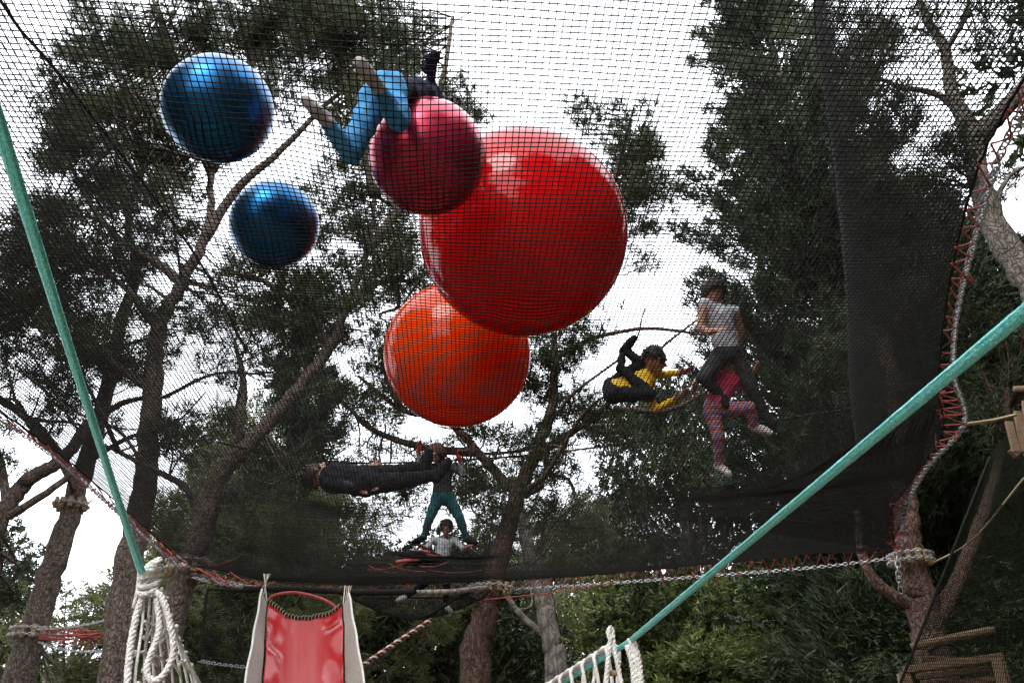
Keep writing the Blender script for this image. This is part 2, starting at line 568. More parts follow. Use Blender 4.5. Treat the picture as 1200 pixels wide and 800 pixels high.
def seg_dist(x, y):
    d = np.full(np.shape(x), 1e9)
    n = len(outline)
    for i in range(n):
        a, b = outline[i], outline[(i + 1) % n]
        ab = b - a
        t = np.clip(((x - a[0]) * ab[0] + (y - a[1]) * ab[1]) / (ab @ ab), 0, 1)
        d = np.minimum(d, np.hypot(x - a[0] - t * ab[0], y - a[1] - t * ab[1]))
    return d
dents = []                                   # (x, y, depth, sigma)
ball_list = []                               # (centre, radius)
def z_base(x, y):
    d = seg_dist(x, y)
    z = Z0 - 0.10 * (1 - np.exp(-d / 0.8))
    z = z + 0.010 * np.sin(x * 2.3 + y * 1.1) * np.sin(y * 1.9 - x * 0.7) * np.minimum(1, d)
    for (a, b, dep, sg) in dents:
        z = z - dep * np.exp(-((x - a) ** 2 + (y - b) ** 2) / (2 * sg * sg))
    return z
def z_net(x, y):
    z = z_base(x, y)
    for c, r in ball_list:
        rho2 = (x - c[0]) ** 2 + (y - c[1]) ** 2
        ok = rho2 < (0.9 * r) ** 2
        zb = c[2] - np.sqrt(np.maximum(r * r - rho2, 0)) - 0.008
        z = np.where(ok, np.minimum(z, zb), z)
    return z
def on_net(px, py, up=0.0):
    z = Z0
    for _ in range(8):
        p = PZ(px, py, z)
        z = float(z_net(p[0], p[1])) + up
    return PZ(px, py, z)

# balls: pixel centre, pixel radius, sink into the net
ball_specs = [
    ('exercise_ball', 256, 128, 66.5, 'large dark blue pearly ball on the net, the bigger of the two blue ones', 'blue1'),
    ('exercise_ball', 322, 263, 52.5, 'smaller dark blue pearly ball on the net, below the other blue one', 'blue2'),
    ('exercise_ball', 501, 184, 69.5, 'raspberry pink pearly ball pressed against the big red ball', 'pink'),
    ('exercise_ball', 613, 273, 124, 'huge glossy red ball, the largest ball on the net', 'red'),
    ('exercise_ball', 536, 415, 86.5, 'orange red glossy ball half hidden behind the huge red ball', 'orange'),
]
M['ball_blue'] = ball_mat('blue_pearl_vinyl', (0.006, 0.080, 0.20), 0.30, 0.02, metallic=0.88)
M['ball_pink'] = ball_mat('pink_pearl_vinyl', (0.42, 0.014, 0.05), 0.27, 0.08, metallic=0.55, coat=0.1)
M['ball_red'] = ball_mat('red_vinyl', (0.52, 0.003, 0.005), 0.10, 0.26, spec=0.32)
M['ball_orange'] = ball_mat('orange_vinyl', (0.64, 0.056, 0.003), 0.11, 0.26, spec=0.32)
bm_of = {'blue1': 'ball_blue', 'blue2': 'ball_blue', 'pink': 'ball_pink', 'red': 'ball_red', 'orange': 'ball_orange'}
ball_geo = []
for nm, px, py, pr, lab, key in ball_specs:
    d = ray(px, py)
    u = d / np.linalg.norm(d)
    cosa = u @ np.array([0, math.cos(PITCH), math.sin(PITCH)])
    sa = math.sin(math.atan(pr / F * cosa * math.sqrt(cosa)))
    t, sink = 4.0, 0.05
    for _ in range(40):
        c = CAM + u * t
        zc = float(z_base(c[0], c[1])) - sink
        t = (zc - CAM[2]) / (u[2] - sa)
    ball_geo.append((CAM + u * t, sa * t, key, nm, lab))
for c, r, key, nm, lab in ball_geo:
    dents.append((c[0], c[1], 0.03, r * 0.9))
    ball_list.append((c, r))

# where people press the net down
def press(px, py, dep, sg):
    p = PZ(px, py, Z0 - dep)
    dents.append((p[0], p[1], dep, sg))
press(848, 557, 0.13, 0.42)
press(412, 186, 0.05, 0.16)
press(470, 150, 0.05, 0.16)
press(405, 575, 0.10, 0.40)
press(492, 638, 0.07, 0.22)
press(552, 640, 0.07, 0.22)

# ------------------------------------------------------------------ the trampoline net: meshes
tramp = empty('trampoline_net', (0.0, 4.0, Z0), 'wide black netting trampoline slung between the trees, with net walls', 'trampoline')
def clip_line(o, d):
    """parameters where a 2-D line enters and leaves the outline"""
    ts = []
    n = len(outline)
    for i in range(n):
        a, b = outline[i], outline[(i + 1) % n]
        e = b - a
        den = d[0] * e[1] - d[1] * e[0]
        if abs(den) < 1e-9:
            continue
        w = a - o
        t = (w[0] * e[1] - w[1] * e[0]) / den
        s = (w[0] * d[1] - w[1] * d[0]) / den
        if 0 <= s < 1:
            ts.append(t)
    ts.sort()
    return [(ts[i], ts[i + 1]) for i in range(0, len(ts) - 1, 2)]
net_lines = []
TH = R(4.0)
for fam in (0, 1):
    th = TH + fam * math.pi / 2
    d = np.array([math.cos(th), math.sin(th)])
    nn = np.array([-d[1], d[0]])
    for k in range(-460, 460):
        o = np.array([0.4, 4.0]) + nn * k * CELL
        for t0, t1 in clip_line(o, d):
            if t1 - t0 < 0.04:
                continue
            ts = np.linspace(t0, t1, max(3, int((t1 - t0) / 0.05)))
            wob = 0.0035 * np.sin(ts * 3.1 + k * 0.37) + 0.002 * np.sin(ts * 9.0 + k * 1.3)
            x = o[0] + d[0] * ts + nn[0] * wob
            y = o[1] + d[1] * ts + nn[1] * wob
            net_lines.append(np.stack([x, y, z_net(x, y) + (0.002 if fam else -0.002)], axis=1))
strands('net_floor', net_lines, 0.0022, M['net'], tramp)

def wall_net(name, low, high, cell=CELL):
    low, high = resample(low, cell), None if high is None else high
    n = len(low)
    up = resample(high, 0.05)
    s = np.linspace(0, 1, n)
    hi = np.stack([np.interp(s, np.linspace(0, 1, len(up)), up[:, k]) for k in range(3)], axis=1)
    m = max(4, int(np.linalg.norm(hi - low, axis=1).mean() / cell))
    lines = []
    v = np.linspace(0, 1, m // 2)
    c = (hi - low).mean(axis=0)
    inw = np.array([-math.copysign(1, low[:, 0].mean()), 0, 0]) * 0.16
    def pt(a, b, vv):
        return a + (b - a) * vv[:, None] + inw * (np.sin(vv * math.pi))[:, None]
    for i in range(n):
        lines.append(pt(low[i], hi[i], v))
    for j in range(m + 1):
        vv = j / m
        ln = low + (hi - low) * vv + inw * math.sin(vv * math.pi)
        lines.append(resample(ln, 0.10))
    return strands(name, lines, 0.0016, M['net'], tramp)
# tops of the net walls, as seen behind the floor
def lift(p, h, dx):
    q = np.array(p, dtype=float).copy()
    q[:, 2] += h
    q[:, 0] += dx
    return q
rw_low = spline(right_edge, 4)
rw_top = spline(np.vstack([[PZ(x, y, 6.25) for x, y in [(1006, 445), (1000, 400), (985, 270), (970, 130), (955, 0)]], [[1.5, 1.6, 6.25], [1.3, near_y, 6.25]]]), 5)
wall_net('side_net', rw_low, rw_top)
lw_low = spline(left_edge[1:], 4)
lw_top = spline(np.vstack([[[-3.2, 8.3, 6.25]], [PZ(x, y, 6.25) for x, y in [(230, 300), (80, 100), (0, 0)]], [[-3.3, 1.5, 6.25], [-3.2, near_y, 6.25]]]), 5)
wall_net('side_net', lw_low, lw_top)
fw_low = spline(far_edge, 4)
fw_top = lift(fw_low, 1.55, 0.0)
def far_wall():
    low, top = resample(fw_low, 0.05), resample(fw_top, 0.05)
    lines = [np.linspace(low[i], top[i], 14) for i in range(len(low))]
    for j in range(int(1.55 / 0.05)):
        v = j * 0.05 / 1.55
        ln = low + (top - low) * v
        ln[:, 1] += 0.05 * math.sin(v * 9)
        lines.append(resample(ln, 0.10))
    strands('end_net', lines, 0.0013, M['net'], tramp)
far_wall()
def net_fold():
    # slack netting bunched along the far right corner, hanging in folds under the floor
    q = [np.array([740, 582]), np.array([1044, 640]), np.array([1098, 470]), np.array([905, 545])]
    def pt(u, v):
        p = (q[0] * (1 - u) + q[1] * u) * (1 - v) + (q[3] * (1 - u) + q[2] * u) * v
        w = PZ(p[0], p[1], Z0)
        zz = float(z_net(w[0], w[1])) - 0.015 - 0.05 * (0.5 + 0.5 * math.sin(u * 5 + v * 16 + 1.5 * math.sin(u * 4))) * math.sin(math.pi * min(1, v * 1.2 + 0.1)) ** 0.5
        return np.array([w[0], w[1], zz])
    lines = [np.array([pt(u, v) for v in np.linspace(0, random.uniform(0.8, 1.0), 60)]) for u in np.linspace(0, 1, 120) ** 0.55]
    lines += [np.array([pt(u, v) for u in np.linspace(0.1 + 0.3 * abs(math.sin(v * 7)) + random.uniform(0, 0.3), 1, 50)]) for v in np.linspace(0, 1, 120)]
    strands('net_fold', lines, 0.0021, M['net'], tramp)
net_fold()
for nm, ln in (('top_rope', rw_top), ('top_rope', lw_top), ('top_rope', fw_top)):
    b = MB()
    b.tube(resample(ln, 0.15), 0.012, 6)
    b.build(nm, M['net_rope'], tramp)
b = MB()
bd = np.vstack([left_edge[::-1], far_edge[1:-1], right_edge])
bd = resample(spline(bd, 4), 0.06)
bd[:, 2] += rng.uniform(-0.006, 0.006, len(bd))
b.tube(bd, 0.006, 6)
b.build('border_rope', M['net_rope'], tramp)

# chains round the edge and the red lacing between chain and net
chain_right = spline(np.vstack([[PZ(x, y, Z0 + 0.01) for x, y in chain_right_px], [[1.92, 1.3, Z0], [1.9, near_y, Z0]]]), 5)
chain_far = spline(np.array([PZ(x, y + dy, Z0) for (x, y), dy in zip(far_px, (4, 9, 10, 10, 11, 14, 16, 14))]), 5)
chain_left = spline(np.array([PZ(x, y, Z0) for x, y in [(214, 668), (182, 640), (140, 602), (72, 542), (-8, 485), (-96, 433)]] + [np.array([-3.4, 2.2, Z0]), np.array([-3.3, near_y, Z0])]), 5)
chain('chain', chain_right, tramp)
chain('chain', chain_far, tramp)
chain('chain', chain_left, tramp)
def lacing(inner, outer, step, r=0.0055, skip=0.1):
    a = resample(inner, 0.02)
    c = resample(outer, 0.02)
    L = np.linalg.norm(np.diff(c, axis=0), axis=1).sum()
    n = int(L / step)
    b = MB()
    pts = []
    for i in range(n):
        u = (i + random.uniform(-0.25, 0.25)) / n
        u = min(max(u, 0), 1)
        src = c if i % 2 == 0 else a
        q = src[min(int(u * (len(src) - 1)), len(src) - 1)].copy()
        q += rng.normal(0, 0.006, 3)
        pts.append(q)
    for i in range(n - 1):
        if random.random() > skip:
            b.tube(sag_line(pts[i], pts[i + 1], 0.004, 4), r, 5)
        if random.random() < 0.12:           # knots and loose ends
            k = pts[i]
            b.tube([k + rng.normal(0, 0.02, 3) for _ in range(5)], r * 1.3, 5)
            b.tube([k, k + np.array([random.uniform(-.03, .06), random.uniform(-.04, .04), -random.uniform(.02, .09)])], r * 0.9, 5)
    return tag(b.build('red_lacing', M['red_cord'], tramp), kind='stuff')
lacing(spline(right_edge, 5), chain_right, 0.07, 0.0045)
lacing(far_edge, chain_far, 0.06, 0.006)
lacing(spline(left_edge[1:], 5), chain_left, 0.16, 0.004)

# ------------------------------------------------------------------ balls
for c, r, key, nm, lab in ball_geo:
    e = empty(nm, c - np.array([0, 0, r]), lab, 'ball', 'balls lying on the net')
    V, Fs = [], []
    nu, nv = 72, 40
    for j in range(nv + 1):
        ph = math.pi * j / nv
        for i in range(nu):
            a = 2 * math.pi * i / nu
            V.append((math.sin(ph) * math.cos(a) * r, math.sin(ph) * math.sin(a) * r, math.cos(ph) * r * 0.985))
    for j in range(nv):
        for i in range(nu):
            i2 = (i + 1) % nu
            Fs.append((j * nu + i, (j + 1) * nu + i, (j + 1) * nu + i2, j * nu + i2))
    me = bpy.data.meshes.new('shell')
    me.from_pydata(V, [], Fs)
    me.validate()
    me.polygons.foreach_set('use_smooth', np.ones(len(me.polygons), dtype=bool))
    me.materials.append(M[bm_of[key]])
    o = link('shell', me, e)
    o.matrix_parent_inverse.identity()
    tilt = Matrix.Rotation(random.uniform(0, 6.28), 3, 'Z') @ Matrix.Rotation(random.uniform(0.4, 1.0), 3, 'X')
    o.rotation_euler = tilt.to_euler()
    o.location = (0, 0, r)
    bpy.context.view_layer.update()
    v = MB()                                  # the filling plug, on the upper side
    dv = np.array([0.3, 0.4, 0.86]); dv /= np.linalg.norm(dv)
    cc = c + dv * r * 0.985
    v.tube([cc - dv * 0.004, cc + dv * 0.004], 0.012, 12)
    v.build('valve', M['white_rope'], e)

# ------------------------------------------------------------------ trees
def tuft_mesh(name, pts, dirs, L, W, K, m, parent, spread=1.0):
    """K narrow leaf faces fanning out of every point"""
    n = len(pts)
    d = dirs[:, None, :] + rng.normal(0, spread, (n, K, 3))
    d /= np.linalg.norm(d, axis=2)[:, :, None] + 1e-9
    sd = np.cross(d, rng.normal(0, 1, (n, K, 3)))
    sd /= np.linalg.norm(sd, axis=2)[:, :, None] + 1e-9
    ln = L * rng.uniform(0.6, 1.25, (n, K, 1))
    base = pts[:, None, :] + rng.normal(0, L * 0.22, (n, K, 3))
    V = np.stack([base - sd * W / 2, base + sd * W / 2, base + d * ln], axis=2).reshape(-1, 3)
    Fc = np.arange(n * K * 3).reshape(-1, 3)
    return np_mesh(name, V, Fc, m, parent)

def limb(b, pts, r0, r1, sides=9, knob=0.05, per=6):
    p = spline(pts, per)
    t = np.linspace(0, 1, len(p))
    p = p + rng.normal(0, 1, p.shape) * (r0 * 0.06)
    b.tube(p, r0 + (r1 - r0) * t, sides, True, None, knob)
    return p

def pine(name, label, Y, trunk, limbs, clouds, bark='bark', leaf='needles', group=None, base_dx=0.0, tl=0.13, tw=0.014, K=15, dens=2.6, boughs=22, twig=True, cat='tree'):
    """trunk/limbs: (list of (px, py[, dY]), start px width, end px width); clouds: (px, py, rx, ry, density[, dY])"""
    def pt(q):
        return PY(q[0], q[1], Y + (q[2] if len(q) > 2 else 0))
    tp = [pt(q) for q in trunk[0]]
    base = np.array([tp[0][0] + base_dx, tp[0][1], -0.12])
    e = empty(name, (base[0], base[1], 0), label, cat, group)
    b = MB()
    s0 = depth(tp[0]) / F
    wood = [limb(b, [base] + tp, trunk[1] * s0 / 2 * 1.12, trunk[2] * s0 / 2, 12, 0.04, 7)]
    for pts, w0, w1 in limbs:
        q = [pt(k) for k in pts]
        sc = depth(q[0]) / F
        wood.append(limb(b, q, w0 * sc / 2, w1 * sc / 2, 8, 0.06))
    # secondary boughs
    big = np.concatenate([w[int(len(w) * 0.55):] for w in wood])
    for _ in range(boughs):
        a = big[int(rng.integers(len(big)))]
        az = random.uniform(0, 2 * math.pi)
        Lb = random.uniform(0.9, 2.4)
        d_ = np.array([math.cos(az), math.sin(az), random.uniform(-0.1, 0.8)])
        q = [a, a + d_ * Lb * 0.35 + rng.normal(0, 0.1, 3), a + d_ * Lb * 0.7 + rng.normal(0, 0.16, 3), a + d_ * Lb + np.array([0, 0, random.uniform(0, 0.5)])]
        wood.append(limb(b, q, random.uniform(0.022, 0.045), 0.008, 6, 0.05, 4))
    wall = np.concatenate(wood)
    tw_b = b
    pts, dirs = [], []
    for cl in clouds:
        px, py, rx, ry, de = cl[:5]
        c = PY(px, py, Y + (cl[5] if len(cl) > 5 else 0))
        rg = np.linalg.norm(c - CAM)
        u = (c - CAM) / rg
        right = np.cross(u, [0, 0, 1.0]); right /= np.linalg.norm(right)
        upv = np.cross(right, u)
        ax, ay = rx * rg / F, ry * rg / F
        n = max(2, int(de * dens * ax * ay * 3.14 * 3.3))
        for _ in range(n):
            while True:
                q = rng.uniform(-1, 1, 3)
                if q @ q <= 1:
                    break
            sc = c + right * q[0] * ax + upv * q[1] * ay + u * q[2] * min(max(ax, ay), 1.3)
            rad = random.uniform(0.16, 0.38)
            m = int(random.uniform(10, 22))
            off = rng.normal(0, 1, (m, 3))
            off /= np.linalg.norm(off, axis=1)[:, None]
            off *= rad * rng.uniform(0.25, 1, (m, 1)) ** 0.6
            off[:, 2] *= 0.62
            pts.append(sc + off)
            dirs.append(off / rad + np.array([0, 0, 0.45]))
            if twig:
                k = np.argmin(((wall - sc) ** 2).sum(1) + rng.uniform(0, 0.6, len(wall)))
                a = wall[k]
                dd = np.linalg.norm(sc - a)
                if dd < 4.5:
                    mid = a + (sc - a) * 0.5 + rng.normal(0, 0.10, 3) * dd * 0.6 + np.array([0, 0, -0.06 * dd])
                    tp_ = spline([a, mid, sc], 4)
                    tw_b.tube(tp_, np.linspace(0.010 + 0.007 * dd, 0.005, len(tp_)), 4, False)
                    for _k in range(3):
                        tw_b.tube([tp_[-3 + (_k % 2)], sc + off[_k] * 0.9], [0.006, 0.003], 3, False)
    tw_b.build('trunk', M[bark], e)
    if pts:
        tuft_mesh('crown', np.concatenate(pts), np.concatenate(dirs), tl, tw, K, M[leaf], e, 0.75)
    return e

G_P = 'pines standing round the net'
pine('pine_tree', 'slender pine leaning right with wooden block collars, red lashing tied to it', 10.5,
     ([(20, 800), (45, 720), (70, 640), (92, 570), (112, 505), (130, 440), (140, 380)], 33, 16),
     [([(92, 570), (60, 520), (20, 480), (-40, 450)], 14, 6), ([(130, 440), (90, 380), (50, 320), (20, 260)], 14, 5),
      ([(140, 380), (160, 320), (150, 260), (165, 200)], 14, 5)],
     [(40, 420, 70, 55, 0.9), (70, 330, 70, 55, 0.9), (20, 300, 50, 50, 0.8), (130, 430, 50, 40, 0.7), (-40, 430, 50, 60, 1), (60, 480, 55, 28, 0.7)],
     group=G_P, dens=3.6, boughs=12)
pine('pine_tree', 'stout pine with a bent trunk forking behind the blue balls', 9.6,
     ([(136, 800), (141, 720), (158, 630), (172, 550), (180, 460), (186, 385), (213, 332), (240, 280), (247, 230), (243, 170)], 39, 8),
     [([(213, 332), (180, 305), (140, 280), (110, 245), (80, 190)], 12, 4), ([(240, 280), (275, 225), (330, 175), (380, 125), (420, 90)], 13, 4),
      ([(243, 170), (230, 110), (200, 60), (180, 0)], 16, 5), ([(247, 200), (280, 120), (300, 50), (310, -40)], 15, 5),
      ([(180, 460), (140, 430), (90, 400), (60, 370)], 12, 4), ([(186, 385), (150, 340), (120, 320)], 12, 4)],
     [(110, 110, 60, 70, 1.1), (150, 180, 60, 60, 1.1), (90, 200, 40, 60, 0.8), (200, 70, 60, 45, 1.0), (260, 40, 60, 40, 0.8), (130, 50, 50, 35, 0.8),
      (320, 30, 50, 45, 0.9), (110, 280, 70, 50, 1.0), (190, 250, 50, 45, 0.7), (60, 340, 60, 50, 0.9), (230, 370, 60, 35, 0.5), (290, 340, 50, 40, 0.6), (330, 120, 45, 30, 0.4), (20, 290, 50, 50, 0.6), (130, 400, 60, 50, 0.9), (200, 150, 60, 50, 0.9), (290, 70, 60, 40, 0.8)],
     group=G_P, dens=6.6, boughs=16)
pine('pine_tree', 'pine forking low with a thick limb slanting right, at the collar beside the slide', 9.25,
     ([(200, 730), (222, 668), (240, 610), (258, 555), (300, 513), (350, 455), (388, 405), (410, 350), (430, 295), (440, 230)], 33, 6),
     [([(258, 555), (280, 500), (285, 450), (275, 400)], 16, 5), ([(388, 405), (350, 360), (310, 330), (270, 320)], 12, 4),
      ([(430, 295), (470, 240), (500, 170), (520, 90), (530, 20)], 14, 5), ([(440, 230), (420, 150), (400, 80), (390, 0)], 13, 5),
      ([(410, 350), (450, 330), (490, 330)], 9, 3), ([(240, 610), (215, 570), (160, 540), (120, 520)], 10, 4)],
     [(380, 40, 70, 55, 1.4), (440, 60, 60, 55, 1.4), (480, 130, 60, 50, 1.3), (540, 120, 32, 36, 1.1), (420, 130, 50, 40, 1.1), (370, 0, 60, 40, 1.1),
      (390, 250, 45, 45, 0.9), (440, 290, 50, 60, 1.1), (340, 310, 60, 45, 0.9), (300, 400, 60, 45, 0.8), (400, 370, 60, 50, 0.9), (200, 500, 70, 35, 0.7), (230, 440, 40, 20, 0.4), (470, 30, 40, 40, 0.8), (400, 180, 40, 40, 0.7), (480, 330, 40, 60, 0.9), (350, 380, 50, 40, 0.8), (460, 200, 40, 60, 0.7), (330, 560, 50, 60, 0.5)],
     group=G_P, dens=5.8, boughs=10)
pine('pine_tree', 'reddish pine the net is chained to in the middle of its far side', 9.4,
     ([(556, 800), (566, 730), (576, 690), (592, 630), (606, 580), (626, 535), (645, 480), (650, 420), (645, 360)], 36, 7),
     [([(606, 580), (560, 530), (520, 490), (470, 480), (420, 440)], 13, 4), ([(626, 535), (680, 500), (720, 480)], 12, 4), ([(560, 530), (500, 525), (440, 505), (400, 470)], 12, 4),
      ([(645, 360), (690, 280), (720, 210), (740, 140)], 14, 4), ([(650, 420), (700, 395), (760, 385), (825, 392)], 7, 3), ([(470, 480), (450, 430), (455, 380)], 9, 3)],
     [(735, 165, 38, 45, 1.3), (758, 230, 32, 60, 1.2), (700, 135, 30, 28, 1.0), (735, 240, 30, 50, 0.9), (750, 300, 22, 32, 0.5), (645, 430, 40, 45, 1.3), (685, 490, 45, 45, 1.1), (640, 370, 50, 40, 1.2),
      (690, 395, 30, 30, 0.9), (600, 520, 50, 35, 0.9), (460, 450, 45, 40, 0.8), (500, 400, 50, 50, 0.8), (720, 520, 30, 30, 0.6), (560, 590, 50, 30, 0.5), (410, 480, 55, 40, 0.7), (450, 540, 60, 36, 0.6), (520, 560, 60, 40, 0.6), (640, 570, 60, 40, 0.8)],
     bark='bark_red', group=G_P, dens=5.4, boughs=7)
pine('pine_tree', 'thin pale grey bare trunk rising behind the far chain', 13.0,
     ([(652, 800), (646, 750), (636, 700), (622, 655), (612, 610), (600, 560)], 26, 14),
     [([(646, 750), (610, 720), (590, 690), (570, 650)], 9, 4), ([(622, 655), (650, 610), (690, 580)], 9, 4)],
     [(640, 610, 70, 40, 0.9), (580, 640, 60, 35, 0.8), (690, 620, 40, 40, 0.9), (600, 570, 60, 40, 0.7)],
     bark='bark_grey', leaf='leaves_olive', group=G_P, boughs=6)
pine('corner_tree', 'reddish trunk with a block collar and low side branch beside the wooden platform', 8.75,
     ([(1098, 790), (1090, 745), (1078, 695), (1068, 650), (1064, 610), (1058, 540), (1050, 470), (1035, 400)], 40, 22),
     [([(1086, 712), (1050, 700), (1022, 675), (1008, 640), (1004, 600)], 18, 7), ([(1092, 735), (1118, 690), (1145, 620), (1165, 560), (1180, 480)], 22, 10)],
     [(1040, 380, 60, 50, 1.2), (1000, 430, 50, 50, 1.0), (1170, 470, 45, 60, 1.1), (1080, 330, 60, 50, 1.1), (1180, 380, 40, 50, 1.0)],
     bark='bark_red', leaf='leaves_dark', group=G_P, boughs=0, dens=3.5)
pine('leaning_pine', 'leaning pine with spreading crooked boughs behind the red laced net edge', 7.2,
     ([(1330, 560), (1260, 420), (1200, 318), (1160, 255), (1146, 200), (1138, 150)], 46, 26),
     [([(1138, 150), (1115, 110), (1108, 60), (1085, 20), (1070, -30)], 20, 6), ([(1142, 165), (1175, 130), (1205, 95), (1240, 40)], 26, 12),
      ([(1130, 130), (1095, 110), (1050, 100), (1010, 80)], 10, 3), ([(1108, 60), (1130, 20), (1140, -30)], 8, 3), ([(1160, 255), (1180, 210), (1210, 190)], 8, 3)],
     [(1080, 30, 70, 40, 0.6), (1010, 60, 50, 40, 0.8), (1030, 120, 50, 35, 0.6), (1170, 20, 50, 30, 0.5), (1180, 190, 30, 40, 0.45), (1060, 190, 55, 40, 0.9), (960, 20, 50, 30, 0.6), (1110, 220, 30, 30, 0.8)],
     bark='bark_dim', group=G_P, base_dx=0.5, boughs=0, dens=4.2)
pine('branching_tree', 'dark branching tree whose bare limbs reach in beyond the leaning pine', 10.0,
     ([(-50, 800), (-40, 720), (-15, 640), (8, 590), (35, 560), (72, 538), (105, 495)], 30, 14),
     [([(5, 607), (35, 590), (75, 562), (95, 540)], 11, 6), ([(8, 590), (0, 540), (-20, 490)], 12, 6), ([(105, 495), (150, 470), (200, 465)], 10, 3)],
     [(10, 540, 22, 30, 0.7), (5, 690, 40, 40, 1.0, 2), (20, 640, 35, 25, 0.7, 2), (-30, 560, 40, 70, 1.0)],
     group=G_P, boughs=3)

# tall dense evergreen
def cypress(name, label, x, y, H, prof, n, seed_, L=0.22, W=0.03, K=12, group=None, leaf='cypress'):
    e = empty(name, (x, y, 0), label, 'tree', group)
    b = MB()
    limb(b, [(x, y, -0.1), (x + 0.05, y, H * 0.3), (x, y, H * 0.7), (x, y, H * 0.97)], 0.28, 0.03, 10)
    r_ = np.random.default_rng(seed_)
    zs, rs = np.array([p[0] for p in prof]), np.array([p[1] for p in prof])
    # boughs: every bough is a plume of sprays
    nb = n
    hz = r_.uniform(prof[0][0], H, nb * 3)
    keep = r_.uniform(0, rs.max(), nb * 3) < np.interp(hz, zs, rs)
    hz = hz[keep][:nb]
    az = r_.uniform(0, 2 * math.pi, len(hz))
    pts, dirs = [], []
    for h, a in zip(hz, az):
        rr = np.interp(h, zs, rs) * r_.uniform(0.5, 1.3)
        o = np.array([math.cos(a), math.sin(a), 0])
        tip = np.array([x, y, h]) + o * rr + np.array([0, 0, rr * 0.35 + r_.uniform(0, 0.5)])
        root = np.array([x, y, h - rr * 0.25])
        m = int(30 + 20 * rr)
        t = r_.uniform(0.25, 1.0, m)
        p = root + (tip - root) * t[:, None] + r_.normal(0, 1, (m, 3)) * (0.30 * (1.2 - t))[:, None]
        pts.append(p)
        dirs.append(np.tile(o * 0.8 + np.array([0, 0, 0.75]), (m, 1)))
        if r_.uniform() < 0.5:
            b.tube([root, root + (tip - root) * 0.8], [0.03, 0.008], 4, False)
    b.build('trunk', M['bark_far'], e)
    tuft_mesh('crown', np.concatenate(pts), np.concatenate(dirs), L, W, K, M[leaf], e, 0.55)
    return e
cypress('cypress_tree', 'tall dark dense cypress towering right of the bright sky gap', 6.3, 13.0, 21,
        [(2, 1.5), (5, 2.3), (9, 2.5), (13, 2.2), (17, 1.6), (21, 0.4)], 340, 5)
cypress('cypress_tree', 'broad dark evergreen behind the laced right edge of the net', 10.2, 16.0, 15,
        [(1, 2.5), (4, 3.6), (9, 3.3), (12, 2.0), (15, 0.3)], 380, 6, 0.26, 0.04)
cypress('cypress_tree', 'slim dark cypress far behind the net, left of the orange ball', -5.0, 17.0, 13.6,
        [(1, 0.8), (4, 1.15), (9, 0.95), (12, 0.5), (13.6, 0.08)], 150, 8, 0.22, 0.035)

# background trees: a few kinds, then copies
def leafy_proto(H, rad, n, leaf, seed_, L, W, K, low=0.12, flat=0.8):
    r_ = np.random.default_rng(seed_)
    b = MB()
    tp = limb(b, [(0, 0, -0.1), (r_.uniform(-.2, .2), 0.1, H * 0.3), (r_.uniform(-.3, .3), 0, H * 0.6), (0.1, 0, H * 0.9)], 0.018 * H + 0.04, 0.02, 8)
    pts, dirs = [], []
    for i in range(n):
        h = r_.uniform(low, 1.0)
        rr = rad * math.sqrt(max(0.03, 1 - ((h - 0.5) / 0.56) ** 2)) * r_.uniform(0.35, 1.0)
        a = r_.uniform(0, 2 * math.pi)
        c = np.array([math.cos(a) * rr, math.sin(a) * rr, h * H])
        k = tp[min(len(tp) - 1, int(max(0.1, h - 0.2) * len(tp)))]
        mid = (k + c) / 2 + np.array([0, 0, -0.15])
        b.tube(spline([k, mid, c], 3), np.linspace(0.035, 0.008, 7), 4, False)
        m = int(r_.uniform(24, 44))
        cr = r_.uniform(0.35, 0.75) * rad / 2.6
        off = r_.normal(0, 1, (m, 3))
        off /= np.linalg.norm(off, axis=1)[:, None]
        off *= cr * r_.uniform(0.2, 1, (m, 1)) ** 0.5
        off[:, 2] *= flat
        pts.append(c + off)
        dirs.append(off / cr + np.array([0, 0, 0.2]))
    e = bpy.data.objects.new('proto', None)
    me_t = b.build('trunk', M['bark_far'])
    me_c = tuft_mesh('crown', np.concatenate(pts), np.concatenate(dirs), L, W, K, M[leaf], None, 0.8)
    mt, mc = me_t.data, me_c.data
    bpy.data.objects.remove(me_t)
    bpy.data.objects.remove(me_c)
    return mt, mc
protos = {
    'green': leafy_proto(8, 2.8, 190, 'leaves', 21, 0.16, 0.06, 7),
    'olive': leafy_proto(9, 2.9, 170, 'leaves_olive', 22, 0.2, 0.028, 12),
    'dark': leafy_proto(9, 3.0, 260, 'leaves_dark', 23, 0.17, 0.06, 8, 0.04),
    'green2': leafy_proto(7, 2.6, 150, 'leaves', 24, 0.18, 0.06, 7, 0.05),
}
